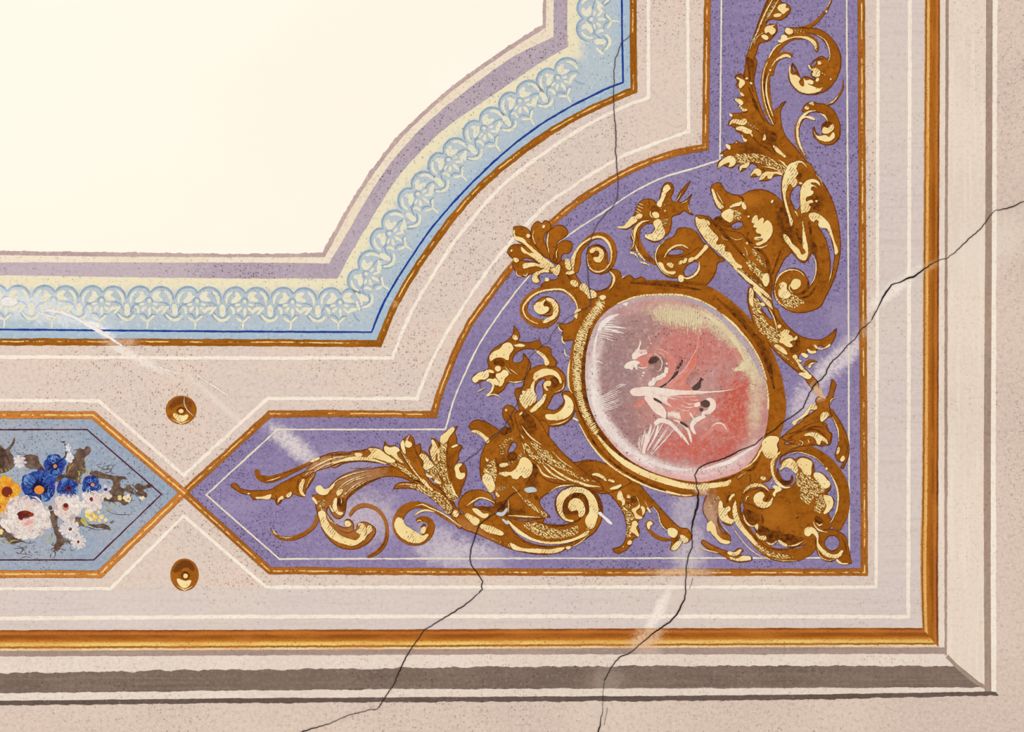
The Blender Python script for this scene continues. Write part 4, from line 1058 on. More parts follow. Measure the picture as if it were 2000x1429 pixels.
# ------------------------------------------------------------------ little rose dragon inside the medallion
t = thing('painted_dragon', 'small rose white winged dragon painted inside the pink medallion', 'dragon', 1300, 770)
fw = part('far_wing', t, 'dpink', 1.40, ['M p 1170 80 ! 1192 200 1145 400 1140 520 1060 640 1000 760 1090 860 700 832 ! 870 680 1000 540 1070 420 1140 280'], each=True)
part('highlight', fw, 'dorange', 1.58, ['M p 1172 90 1182 200 1130 380 1135 440 1080 560 ! 1040 560 1070 430 1130 330 1160 220', 'M r 10,30,10 820 800 920 720 1040 600'], each=True)
part('wing_edge', fw, 'rosepale', 1.62, ['M r 3,11,9,4 705 825 870 670 980 570 1065 430 1140 300 1172 110'], each=True)
nk = part('neck', t, 'dpink', 1.42, ['M r 30,60,90,110,110,100,60 510 330 620 330 740 380 800 470 795 570 745 670 670 750 590 800'], each=True)
part('inner_shade', nk, 'ddark', 1.30, ['M p 485 430 540 395 615 430 590 480 530 500 478 495', 'M p 615 815 720 730 800 640 895 595 ! 875 660 780 735 700 805 640 835', 'M p 1065 862 1110 805 1210 730 ! 1195 830 1140 875', 'M h 10,16 850 560 900 500 940 440 | 870 600 930 560 950 500', 'M h 8,14 1130 790 1160 740 1200 690 | 1170 820 1210 780 1250 730'], .8, each=True)
part('scale', nk, 'dwhite', 1.62, ['M p 722 480 745 490 748 512 725 515', 'M p 698 550 750 560 752 585 700 580', 'M p 690 590 745 600 740 632 690 620', 'M p 655 640 690 625 720 660 700 690 665 690', 'M p 620 665 650 650 670 695 640 720', 'M p 580 690 610 665 640 710 600 735', 'M p 520 715 560 690 595 735 555 765', 'M p 468 800 490 745 530 735 570 770 540 805', 'M r 4,13,13,5 545 350 620 395 662 470 655 550 615 608 568 592', 'M r 4,10,4 620 345 680 380 705 440', 'M r 3,7,3 560 290 680 310 770 380', 'M p 860 455 875 450 880 465', 'M p 975 440 995 450 990 465'], each=True)
hd = part('head', t, 'dwhite', 1.50, ['M p 345 135 ! 372 220 350 300 440 310 462 350 400 382 330 412 290 442 252 432 243 380 290 320 330 270 348 220', 'M p 132 542 160 500 230 463 310 458 355 490 320 512 308 588 280 545 240 595 210 570 160 572', 'M r 6,18,6 325 545 390 562 460 545', 'M p 385 625 415 612 425 625 395 640', 'M p 378 665 405 655 405 675 382 680', 'M p 355 708 380 698 382 712', 'M p 430 578 455 570 450 585', 'M p 490 205 520 215 510 230', 'M r 3,8,3 455 80 480 130 505 190'], each=True)
part('open_mouth', hd, 'dpink', 1.44, ['M p 295 445 400 400 475 358 540 340 500 420 470 470 468 550 380 548 335 490'], each=True)
part('mane_stroke', hd, 'dpink', 1.72, ['M h 6,8 350 320 390 310 440 310 | 370 380 400 370 440 350'], each=True)
bd = part('breast', t, 'dpink', 1.44, ['M p 720 975 900 950 1150 940 1210 1000 1205 1100 1150 1185 1050 1265 900 1315 800 1260 730 1150'], each=True)
part('breast_plate', bd, 'dwhite', 1.66, ['M p 418 960 480 948 540 970 600 1020 680 1100 722 1180 717 1268 ! 650 1235 560 1182 498 1102 448 1032', 'M h 16,12 740 1160 800 1150 900 1160 | 760 1260 850 1290 930 1300', 'M r 4,12,4 940 1020 1040 1060 1190 1040', 'M r 4,12,4 910 1070 1020 1110 1150 1090', 'M r 4,10,4 870 1110 960 1150 1050 1150', 'M r 4,10,4 1050 1000 1120 1010 1200 1000', 'M p 1110 1090 1190 1040 1200 1060 1150 1105', 'M p 1050 1180 1075 1200 1100 1270 1070 1240'], each=True)
part('dark_gap', bd, 'ddark', 1.68, ['M p 545 975 620 1000 660 1055 610 1040', 'M p 1198 1060 1250 1008 1312 1020 1322 1090 1270 1112 1222 1092', 'L p 1480 400 1540 420 1600 440 1560 430', 'L p 1700 450 1760 470 1810 530 1760 510', 'M p 1190 1120 1240 1130 1210 1170'], each=True)
wg = part('near_wing', t, 'dwhite', 1.74, ['M p 212 892 250 850 350 828 480 818 600 828 750 848 900 868 1100 873 1300 883 1500 873 1702 848 ! 1500 892 1300 907 1150 928 1000 933 850 945 760 965 735 1000 800 1110 ! 700 1060 620 1005 560 975 430 948 330 953 238 932'], each=True)
part('feather', wg, 'rosepale', 1.92, ['M r 6,16,6 560 930 720 960 840 1010', 'M r 6,16,6 700 945 850 990 900 1000', 'M r 5,14,5 780 950 1000 965 1150 950', 'M r 4,10,4 1000 915 1150 915 1230 905', 'M h 7,9 640 990 690 1010 760 1040 | 700 1060 740 1080 800 1110'], each=True)
part('foreleg', t, 'dpink', 1.44, ['M p 243 1092 ! 390 998 440 1008 432 1060 310 1112'], each=True)
part('tail', t, 'dwhite', 1.50, ['M r 30,60,80,90,70,40 1280 1000 1340 1000 1375 1060 1345 1140 1290 1185 1265 1195', 'M r 30,60,70,64,50,30 1270 1235 1190 1260 1110 1310 1080 1380 1100 1440 1130 1480', 'N r 4,14,12,5 105 305 180 262 245 280 282 345', 'N p 0 180 60 150 130 120 140 60 120 20 ! 100 60 70 110 0 150'], each=True)
part('tail_tip', t, 'dpink', 1.46, ['N p -20 420 40 370 110 310 200 275 280 300 290 360 250 340 190 310 130 350 60 420 -20 460', 'N r 20,50,30 -60 300 0 260 60 220', 'N p 120 270 220 250 300 310 310 360 270 370'], each=True)
part('hind_leg', t, 'dwhite', 1.52, ['L r 60,70,56,50,40,16 1345 490 1420 435 1530 455 1650 560 1760 680 1825 775', 'L r 10,30,34,40,20 1600 425 1720 475 1820 590 1850 700 1860 740', 'L r 10,50,60,40 1305 505 1260 640 1205 800 1190 900', 'L r 30,24,14 1400 500 1350 650 1240 860', 'L r 6,16,6 1520 570 1400 740 1280 910', 'L r 6,18,6 1150 700 1130 800 1165 860', 'L r 8,14,8 1660 560 1700 640 1720 690', 'L h 6,12 1150 640 1180 620 1240 560 | 1100 800 1140 820 1200 860'], each=True)

# ------------------------------------------------------------------ shell cartouche, lower right
t = thing('shell_cartouche', 'gilded shell cartouche with scrolled frame in the lower right corner of the violet panel', 'ornament', 1540, 980)
gilded('arched_frame', t, .66,
  ['O r 44,70,76,90,110,124,124,116,124,120 1030 240 1030 120 1110 15 1230 -35 1390 -25 1560 65 1700 205 1800 385 1820 545 1795 710 1715 870', 'O r 30,40,44,40,30 1030 200 1060 300 1110 370 1180 410 1240 390'],
  ['O r 10,36,44,30,24,40,24,6 1110 10 1040 80 1015 180 1035 290 1090 370 1160 408 1225 402', 'O r 4,18,18,14,4 1655 240 1728 380 1752 540 1722 700 1660 812', 'O r 3,9,9,3 1190 45 1290 15 1400 35 1520 90 1590 160', 'O p 1612 190 1630 182 1628 215 1605 208'],
  ['O r 10,44,56,44,20 1075 190 1085 270 1150 355 1230 340 1240 270', 'O r 4,14,14,4 1090 160 1120 70 1230 10 1380 5'])
gilded('shell', t, .60,
  ['O p 700 560 760 500 830 450 1000 430 1100 440 1250 380 1300 250 1180 170 1110 140 1140 100 1220 78 1270 95 1330 70 1440 95 1485 170 1485 232 1560 245 1655 345 1668 420 1625 470 1705 540 1695 620 1645 700 1690 800 1640 880 1500 905 1490 1000 1345 1055 1200 1072 1080 1005 960 1035 850 945 815 855 735 835 685 720 705 640'],
  ['O p 1098 215 1120 160 1160 108 1220 83 1272 120 1302 190 1292 250 1222 202 1160 185', 'O p 1290 130 1330 83 1400 88 1462 130 1452 200 1442 272 1400 272 1340 202', 'O p 1480 250 1550 248 1622 310 1664 370 1622 420 1540 362 1490 302', 'O p 1600 500 1682 518 1698 590 1642 682 1600 705 1622 612',
   'O r 4,22,16,6 690 700 730 800 800 842 852 818', 'O p 838 918 880 950 940 948 953 990 900 995 848 952', 'O r 4,18,18,4 948 1018 1010 1042 1072 1000', 'O p 1080 998 1140 1018 1185 1062 1130 1053 1090 1022', 'O r 4,18,5 1190 1062 1280 1050 1362 1005', 'O r 6,18,6 1470 790 1520 870 1635 912', 'O r 4,16,14 1508 800 1540 832 1575 815', 'O p 825 830 850 812 862 850 850 880'],
  ['O p 855 862 920 838 1000 900 1052 980 1010 1012 930 982 868 922', 'O p 1120 960 1180 928 1300 958 1365 980 1280 1032 1180 1052 1130 1012', 'O p 715 660 800 680 865 750 800 792 728 762', 'O r 10,24,10 895 700 912 800 860 872', 'O p 1490 742 1540 728 1582 780 1552 812 1502 792', 'O r 6,16,6 1080 840 1100 900 1110 980', 'O p 1290 745 1320 735 1280 760', 'O r 8,16,8 1480 230 1480 180 1430 100', 'O r 8,24,8 1640 450 1620 480 1690 520'],
  ['O p 1290 260 1400 230 1442 290 1562 380 1602 450 1540 482 1622 500 1602 620 1562 692 1500 682 1490 522 1420 602 1340 542 1320 422 1280 332'])
gilded('volute', t, .68,
  ['O r 50,90,80,60,40 650 580 690 480 780 400 880 380 970 430', 'O p 690 560 720 480 830 430 940 440 1000 510 1010 590 950 640 860 640 790 600'],
  ['O p 808 520 850 468 900 458 932 500 910 552 940 572 1000 550 1017 520 1012 582 960 633 890 633 828 592', 'O r 4,30,42,24,4 690 475 760 402 850 380 930 402 980 450', 'O r 4,14,4 720 560 740 510 760 500'],
  ['O r 10,34,34,12 880 440 950 460 975 520 935 560', 'O r 4,14,6 660 560 700 470 780 400'])
gilded('lower_scroll', t, .64,
  ['O r 70,90,90,100,110,130,140,140,120,90,70 640 520 620 620 640 740 700 850 800 970 910 1080 1060 1155 1210 1165 1350 1140 1450 1070 1490 970 1470 910 1420 890'],
  ['O r 10,44,56,60,50,40 605 555 600 680 640 800 700 880', 'O r 40,50,50,30 610 780 690 880 780 980 850 1060', 'O r 3,9,9,3 555 820 640 945 760 1085 900 1180 1000 1215', 'O p 1373 900 1390 858 1440 848 1500 880 1532 940 1532 1020 1582 1090 1652 1142 1740 1152 1803 1108 1770 1182 1660 1193 1580 1152 1518 1062 1500 950 1460 922 1430 952 1388 942', 'O r 3,8,3 1010 1200 1150 1225 1290 1225'],
  ['O r 6,18,18,6 660 560 665 700 720 830 860 1000', 'O r 6,18,18,6 860 1000 980 1080 1160 1100 1330 1060'],
  ['O r 30,50,60,50,20 820 1020 920 1110 1040 1160 1150 1178 1250 1180'])
gilded('pendant_ring', t, .62,
  ['O p 1515 960 1560 900 1640 878 1765 902 1835 960 1862 1050 1903 1255 ! 1800 1265 1740 1215 1660 1235 1565 1195 1512 1100 | 1600 1030 1625 968 1685 942 1745 968 1770 1030 1745 1092 1685 1118 1625 1092'],
  ['O p 1728 1210 1800 1250 1862 1255 1780 1262', 'O r 4,11,4 1520 1080 1550 1172 1640 1222 1715 1210'], ['O r 6,16,6 1790 960 1830 1040 1850 1150'])
gilded('side_leaf', t, .58,
  ['O p 300 480 420 420 560 330 690 240 765 230 900 30 940 -80 1050 -60 1060 120 1030 240 980 330 880 360 760 400 680 480 600 560 600 760 ! 560 830 480 810 430 740 440 880 545 945 ! 545 1015 460 1035 380 965 330 905 300 780 250 690 260 560', 'O p 230 1005 340 1050 480 1110 580 1130 640 1085 ! 695 1108 640 1152 700 1168 795 1198 700 1238 560 1222 440 1152 300 1092'],
  ['O p 420 700 450 560 480 640 540 618 552 660 520 682 552 760 600 772 572 810 500 802 440 762', 'O p 540 560 560 490 600 480 570 520', 'O p 518 1132 600 1130 672 1103 652 1150 580 1172', 'O p 538 1190 620 1200 700 1168 785 1198 700 1228 600 1222', 'O p 330 900 350 800 380 830 400 920 470 990 550 1020 460 1032 380 965', 'O p 880 300 920 285 950 310 920 330 895 320', 'O p 985 355 1005 345 1020 360 1000 372', 'O p 1020 400 1100 400 1120 430 1060 470 1040 512 1020 480 1050 430', 'O r 3,9,3 620 310 680 270 740 235', 'O p 300 800 330 780 340 880 310 900', 'O r 4,12,6 180 1075 300 1110 420 1140', 'O r 3,8,3 430 780 480 850 545 930'],
  ['O p 690 205 800 130 850 140 760 240 720 230', 'O r 6,18,8 755 230 775 300 770 360', 'O p 525 500 555 490 540 560 515 580', 'O r 6,16,6 400 700 440 840 540 950'],
  ['O h 9,10 290 620 340 560 400 500 | 330 680 370 600 430 540'])
gilded('upper_leaf', t, .60,
  ['X p 1033 572 ! 1082 620 1062 750 1040 840 1000 900 1010 1000 1052 1085 ! 985 1105 900 1185 965 1245 ! 985 1295 1030 1345 ! 1000 1440 860 1480 500 1480 330 1400 ! 420 1300 560 1200 700 1080 800 1000 822 950 808 860 850 818 950 842 1000 740 1020 650',
   'N p 870 440 1050 360 1200 280 1350 250 1405 280 ! 1395 320 1455 380 ! 1440 480 1425 505 ! 1300 515 1240 495 1180 515 1120 520 1000 560 900 620 860 560 | 925 490 980 455 1050 465 1000 495', 'N p 1438 105 1500 175 1575 295 1635 450 1645 600 1580 770 ! 1555 765 1585 700 1545 695 1495 640 1510 550 1530 460 1520 340 1460 200'],
  ['X p 700 980 740 928 800 928 832 970 780 1002 740 992 700 1052 640 1102 560 1152 500 1212 478 1190 560 1120 640 1060', 'X p 868 1112 930 1028 995 1060 960 1112 880 1162', 'X r 4,14,6 1000 922 1030 852 1085 830', 'N p 1148 402 1200 368 1270 368 1350 410 1402 460 1407 502 1380 472 1330 462 1320 505 1290 492 1270 442 1200 402', 'N r 4,12,6 1188 440 1202 492', 'N r 3,11,4 1080 448 1132 490 1108 518', 'N r 4,14,10,4 1458 190 1520 330 1532 470', 'N p 1508 562 1530 528 1537 580 1515 612', 'N p 1548 682 1590 628 1593 670 1560 692'],
  ['N r 6,24,24,6 960 440 1120 350 1280 340 1400 430', 'N r 4,14,6 1150 330 1260 300 1360 310', 'N r 4,12,4 1590 420 1625 520 1610 640'],
  ['N h 10,5 960 540 1040 500 1110 480 | 980 560 1050 530 1120 510'])
part('worn_patch', t, 'peachworn', 1.30, ['X p 795 685 870 700 920 800 952 842 880 822 800 792'], each=True)

# ------------------------------------------------------------------ gilded dragon, lower left of the medallion
t = thing('gilded_dragon', 'gilded winged dragon with looped neck and rolled tail below the medallion on the left', 'dragon', 1020, 930, 'gilded dragons')
gilded('tail', t, .58,
  ['I p 200 700 150 640 230 470 400 440 500 480 560 560 700 540 700 700 1050 760 1162 715 ! 1090 785 1200 822 1340 822 1480 772 1545 700 ! 1480 785 1370 795 1275 732 1226 620 1238 510 1318 428 1440 388 1580 398 1690 480 1748 600 1742 760 1682 882 1560 985 1400 1065 1250 1135 1080 1155 900 1135 700 1085 500 995 350 925 180 855 120 700 | 710 800 800 900 950 990 1120 1022 1280 1032 1425 1008 1300 1052 1100 1062 930 1022 800 942 730 862 | 310 612 380 540 450 538 530 590 552 640 420 622'],
  ['I p 1238 600 1250 510 1320 440 1440 403 1570 428 1660 510 1702 620 1692 760 1622 872 1560 780 1602 680 1592 560 1540 480 1440 468 1360 510 1308 600 1310 680 1360 762 1432 782 1360 785 1268 702', 'I p 1368 622 1390 560 1440 528 1512 550 1552 620 1552 700 1500 742 1470 662 1400 672', 'I p 700 775 760 830 850 898 960 968 1100 1008 1280 1010 1440 970 1605 905 1480 985 1300 1033 1100 1033 920 982 778 892',
   'I p 720 1040 850 1082 1000 1090 1150 1098 1325 1092 1250 1132 1080 1142 880 1122 740 1082', 'I p 220 700 300 720 382 790 350 832 270 782', 'I p 380 832 480 830 560 860 645 935 560 932 440 892', 'I r 4,18,16,4 230 620 300 568 380 523 460 535 555 582', 'I p 308 638 360 650 430 700 482 700 440 752 370 722', 'I r 4,10,4 0 718 100 790 180 842',
   'I r 6,16,14,5 700 720 850 730 1060 742', 'I r 4,11,4 1605 928 1500 1022 1375 1085', 'I r 4,10,4 700 540 705 620 700 690', 'I p 1340 1082 1400 1072 1380 1098', 'I p 80 700 110 660 150 710 130 740'],
  ['I p 1350 522 1430 463 1520 480 1562 560 1562 642 1520 560 1440 512 1380 542', 'I p 310 640 440 625 560 640 540 690 460 670 400 660', 'I p 560 600 640 560 700 545 690 640 610 660', 'I r 6,18,8 1000 780 1200 840 1440 820', 'I r 8,20,8 760 950 960 1050 1200 1075'],
  ['I p 878 820 960 798 1080 820 1200 868 1350 878 1482 848 1482 902 1350 962 1200 982 1080 962 960 902', 'I p 878 538 930 550 1000 620 1132 720 1132 748 1040 692 940 622', 'I h 22,9 1560 860 1620 760 1700 640 | 1620 880 1690 790 1720 660', 'I h 16,9 520 960 660 1020 860 1090 | 540 1000 700 1070 880 1130', 'I h 10,9 1300 640 1320 720 1400 780 | 1280 600 1260 700 1360 780'])
gilded('body', t, .62,
  ['H p 640 220 ! 680 178 750 190 800 240 870 240 950 260 1100 240 1150 330 1160 540 1280 680 1420 812 1600 788 1750 820 1850 862 2000 962 2080 1040 ! 1900 1130 1760 1165 1600 1112 1440 1082 1300 1082 1150 1152 1050 1242 1100 1350 1168 1425 ! 900 1445 700 1425 560 1302 560 1202 520 1122 460 1082 398 982 386 850 408 700 478 580 560 500 600 460 740 470 698 380 648 320 | 718 640 760 588 792 600 772 680 708 722'],
  ['H p 560 1148 602 1202 570 1192', 'H p 598 942 650 920 740 918 800 860 860 758 962 820 968 900 930 972 870 988 850 962 800 1003 750 993 730 962 660 973 640 962', 'H p 600 850 650 820 700 830 640 870', 'H p 452 760 470 780 480 760 470 810', 'H r 4,10,4 740 1075 800 1140 870 1230', 'H p 410 1000 440 940 500 960 545 1040 540 1132 500 1152 458 1092'],
  ['H p 600 482 680 418 742 450 700 492 640 512', 'H p 688 742 740 698 802 720 790 782 728 802', 'H p 968 820 1022 870 1002 1000 950 1082 898 1072 960 952', 'H r 20,44,20 985 1160 1010 1200 1045 1240', 'H r 10,36,12 560 760 580 860 560 960', 'H p 860 290 940 300 1000 420 960 440 900 370', 'H r 8,22,8 690 260 740 340 760 460'],
  ['H p 430 930 480 830 540 790 562 850 562 1000 545 1040 500 970', 'H h 13,12 600 722 600 622 650 562 742 522 | 690 702 700 622 740 570 782 542', 'H h 7,10 640 840 700 800 760 780 | 690 870 740 850 800 840', 'H h 5,10 800 720 830 700 850 690 | 820 800 840 800 870 790', 'H h 12,5 560 1080 600 1080 700 1060 | 580 1150 620 1140 680 1100'])
gilded('horn', t, .64, ['H p 268 432 290 370 350 343 430 358 540 418 605 470 540 545 470 605 ! 400 502 320 467'], ['H p 290 462 350 458 400 480 450 520 492 562 470 602 430 552 370 502'], ['H r 4,14,4 480 560 560 500 640 460'])
gilded('wing', t, .68,
  ['H p 800 250 900 240 1000 300 1150 520 1300 700 1440 830 1600 960 1750 1080 1760 1110 1600 1100 1400 1060 1150 1020 1000 900 900 700 830 480'],
  ['H r 5,15,15,5 850 408 940 522 1072 622', 'H r 6,20,18,5 1020 835 1100 950 1240 1002', 'H r 6,22,22,7 1085 838 1200 950 1345 1022', 'H r 6,24,26,8 1130 830 1260 930 1400 1010 1545 1052', 'H r 8,30,22,6 1430 1010 1580 1070 1728 1087', 'H r 4,15,4 1148 1152 1250 1090 1445 1063', 'H r 3,12,3 840 500 880 560', 'H r 3,12,3 850 585 880 660 880 720', 'H p 820 290 860 250 850 280', 'H r 4,10,4 1190 690 1300 800 1420 880'],
  ['H p 860 280 930 300 1010 400 990 450 900 360', 'H r 4,12,6 960 600 1050 740 1200 860', 'H r 4,12,6 1060 820 1180 930 1320 1010'],
  ['H p 958 580 1020 608 1080 658 1140 688 1222 788 1355 850 1330 882 1230 862 1120 802 1050 742 1000 672', 'H p 898 600 960 680 1062 760 1102 822 1000 802 938 742', 'H r 10,34,34,12 1220 830 1400 930 1560 1010 1685 1032', 'H r 6,30,12 1100 820 1150 850 1190 890'])
gilded('neck', t, .70,
  ['G p 700 1060 690 1000 668 860 750 830 780 720 820 650 900 600 1020 588 1140 620 1222 720 1217 820 1162 892 1100 912 1050 1002 1008 1072 ! 1110 1092 1190 1042 1212 982 1188 902 1260 878 1312 920 1333 1020 1312 1140 1250 1222 1150 1263 1040 1263 1000 1210 830 1210 | 900 800 960 742 1000 742 970 802 980 872 960 962 910 1002 888 922'],
  ['G p 868 702 940 640 1040 628 1120 660 1172 730 1177 792 1140 742 1090 702 1020 702 940 732 880 762', 'G p 978 802 1010 768 1062 770 1052 820 1010 822 1032 872 988 842', 'G r 4,15,4 1212 770 1192 850 1108 892', 'G p 828 1112 870 1050 960 960 1002 908 992 982 930 1062 880 1102', 'G p 1208 920 1270 948 1312 1020 1302 1110 1220 1182 1100 1202 1010 1182 998 1152 1100 1132 1190 1072 1222 1002', 'G r 4,15,4 1055 1252 1180 1232 1275 1180',
   'G p 723 920 740 918 802 1050 790 1072 738 1032', 'G p 758 870 790 878 853 1020 830 1043 788 1002', 'G p 800 850 820 848 892 990 870 1012 838 962', 'G p 850 790 875 758 872 850 892 950 850 902', 'G p 545 1085 570 1075 580 1095 555 1105'],
  ['G r 6,18,6 840 820 880 740 970 720', 'G p 760 1100 800 1120 860 1200 820 1250 780 1180', 'G r 6,16,6 1190 920 1210 990 1130 1080', 'G p 1060 740 1130 720 1150 790 1100 850 1060 800'], ['G h 10,5 1010 1150 1060 1150 1130 1120 | 1020 1185 1080 1190 1150 1170'])
gilded('head', t, .72,
  ['G p 650 145 ! 690 200 713 280 690 312 740 332 860 327 935 303 ! 960 370 1055 398 1070 480 1125 552 1105 612 ! 1010 592 980 502 900 422 800 402 700 432 640 502 640 552 690 562 740 542 758 455 ! 800 510 835 572 802 682 760 742 700 772 620 772 570 792 540 852 490 892 420 922 345 938 ! 390 882 420 832 400 782 340 752 230 785 180 752 ! 188 720 240 680 320 650 370 620 358 560 373 480 420 410 500 360 580 310 640 240'],
  ['G p 388 542 378 490 420 438 490 408 540 348 602 338 645 400 602 470 582 535 540 512 480 502 430 515', 'G p 183 742 220 698 300 658 352 658 373 700 340 742 260 752 220 785', 'G p 448 692 500 670 540 638 593 690 552 730 532 792 490 825 478 762', 'G p 438 610 502 608 502 640 470 662', 'G p 343 760 420 748 433 820 402 892 348 935 390 870 402 792', 'G r 4,11,14,4 345 937 420 913 490 940 518 972', 'G r 3,10,4 235 885 335 838', 'G p 633 262 650 248 693 300 670 308',
   'G p 658 372 750 353 773 365 690 382', 'G p 898 420 950 440 1012 500 1037 582 1010 593 980 522', 'G r 3,9,3 550 608 622 692', 'G r 3,9,3 600 628 692 692', 'G r 4,15,4 588 770 680 777 765 758', 'G p 330 660 400 640 430 670 380 670', 'G p 415 740 440 735 475 810 460 815'],
  ['G p 418 560 460 518 532 540 542 592 480 592', 'G p 370 690 430 660 440 720 380 740', 'G r 4,10,4 265 790 275 840', 'G r 4,12,4 420 750 480 830 500 860'],
  ['G h 9,6 560 330 600 320 640 340 | 590 470 640 440 660 400', 'G h 4,5 860 400 900 420 920 440 | 890 440 920 460 930 480'])
gilded('trailing_leaf', t, .60,
  ['W p 430 60 860 340 1000 500 1100 610 1300 830 1420 930 1535 955 1570 1060 1500 1135 1405 1065 1385 1135 1312 1248 1275 1235 ! 1300 1082 1250 962 1160 892 1130 782 1110 702 1030 622 ! 985 665 930 702 905 775 845 805 ! 825 850 842 1002 805 1065 ! 762 1082 722 1172 622 1262 522 1283 470 1228 ! 600 1182 662 1062 667 902 622 722 522 562 430 462 300 382 200 342 0 300 0 60 200 0'],
  ['W p 538 490 575 415 622 500 648 560 612 625 600 562 540 532', 'W p 673 480 700 463 722 510 695 522', 'W p 808 498 842 570 853 650 800 702 850 762 893 780 800 803 770 732 738 680 800 642 837 602', 'W p 868 630 910 638 928 690 890 765 ! 885 692', 'W p 948 643 990 668 1002 725 970 690', 'W r 4,13,5 1033 628 1110 730 1137 850 1180 920 1245 972', 'W p 738 900 760 838 800 838 827 890 800 920 822 980 835 1053 780 1012 738 992',
   'W p 1253 938 1300 928 1383 990 1340 1063 1278 1052', 'W p 1413 1038 1500 1058 1535 1092 1470 1143 1430 1082', 'W p 1308 1243 1400 1110 1433 1108 1402 1192 1340 1243', 'W p 698 1110 742 1108 722 1162 688 1163', 'W p 185 190 240 165 310 185 360 220 390 275 320 240 240 205', 'W p 408 265 440 248 500 300 440 285', 'W p 440 395 520 345 600 335 560 375 480 398', 'W r 3,8,3 920 555 950 610 980 660', 'W p 610 1190 632 1180 625 1205'],
  ['W p 740 500 800 490 800 580 760 600', 'W r 6,16,6 640 560 720 600 800 620', 'W r 6,20,8 1380 980 1370 1080 1300 1200'],
  ['W p 600 622 680 680 760 722 772 802 720 852 742 922 732 1002 720 1063 678 1072 680 902 640 742', 'W h 8,8 650 600 700 590 740 590 | 690 660 740 660 790 640'])
gilded('curl', t, .58, ['W r 20,50,54,48,36,20 1310 1092 1150 1082 1030 1012 960 922 962 850 1010 838 1050 882'], ['W p 963 850 1000 838 1033 870 1000 902 980 952 958 922'])
part('plaster_chip', t, 'bluechip', 1.62, ['I p 878 430 920 408 1000 413 1023 440 960 463 898 457', 'I p 558 692 640 680 685 635 650 722 600 725', 'I p 630 760 680 780 715 800 690 822 650 790'], each=True)
part('plaster_chip', t, 'chip', 1.62, ['W p 275 715 310 705 340 745 400 790 440 830 470 880 420 870 370 820 320 775'], each=True)

# ------------------------------------------------------------------ gilded acanthus scroll, lower left
t = thing('acanthus_scroll', 'gilded acanthus scroll trailing into the pointed left end of the violet panel', 'ornament', 700, 960, 'gilded acanthus scrolls')
gilded('tall_leaf', t, .66,
  ['Q p 1405 815 ! 1340 702 1230 562 1180 402 1188 250 1218 118 1300 48 1395 10 ! 1362 80 1383 140 1393 218 1438 228 1405 302 1403 380 1375 438 1420 418 1452 428 1493 520 1483 592 1445 690'],
  ['Q p 1368 522 1358 470 1400 428 1443 428 1410 482 1432 532 1473 530 1473 572 1430 603 1388 592', 'Q r 6,26,8 1320 640 1350 740 1403 815', 'Q p 1203 130 1260 78 1355 25 1300 130 1275 180 1220 210', 'Q p 1325 250 1360 218 1400 215 1360 245'],
  ['Q r 4,12,12,4 1290 180 1275 330 1300 520 1330 620', 'Q r 4,10,4 1400 470 1420 520 1470 550'],
  ['Q p 1205 215 1265 195 1262 300 1262 400 1282 560 1332 700 1365 845 1300 825 1258 702 1218 540 1188 380 1190 260'])
gilded('split_leaf', t, .64,
  ['Q p 1098 145 ! 1160 168 1192 260 1192 420 1232 560 1345 722 1325 840 1200 702 1080 562 1020 462 998 402 968 312 ! 1000 288 1060 328 1100 400 1078 252 1110 212'],
  ['Q p 1108 160 1150 208 1173 270 1152 330 1132 402 1098 342 1088 270 1110 232', 'Q p 973 320 1030 328 1082 388 1122 460 1090 480 1040 500 1008 462 1018 422', 'Q p 1040 540 1090 558 1113 582 1068 582', 'Q p 1180 260 1195 330 1185 400 1170 340', 'Q p 1130 620 1160 612 1205 660 1165 650'],
  ['Q p 1148 682 1180 658 1222 680 1205 713 1170 702', 'Q r 4,12,4 1100 400 1150 520 1240 640'],
  ['Q p 1040 490 1120 460 1175 560 1250 700 1320 830 1240 740 1150 620 1080 540', 'Q p 1105 410 1150 390 1190 470 1210 560 1150 500'])
gilded('curled_leaf', t, .62,
  ['Q p 862 105 ! 900 148 932 228 975 205 ! 983 280 972 312 1002 422 1042 562 1102 642 1252 762 1325 885 1100 725 950 605 850 465 788 342 745 290 ! 758 200 800 148'],
  ['Q p 862 115 838 170 882 200 872 242 818 243 808 190', 'Q p 758 200 780 168 802 230 802 322 768 262', 'Q r 3,12,16,10,4 755 285 850 430 950 562 1110 730', 'Q p 980 590 1010 600 1080 680 1120 730 1050 690'],
  ['Q r 6,18,8 880 160 930 300 1000 460', 'Q r 4,10,4 800 330 880 450 980 580'], ['Q r 4,16,16,4 800 330 850 400 900 480'])
gilded('folded_leaf', t, .60,
  ['Q p 580 180 ! 620 228 690 228 742 280 802 390 882 480 965 600 900 605 780 502 650 402 558 300 570 240'],
  ['Q p 580 235 640 250 700 238 745 290 720 300 785 425 740 402 660 342 588 302'], ['Q r 4,10,4 640 350 760 450 880 560'])
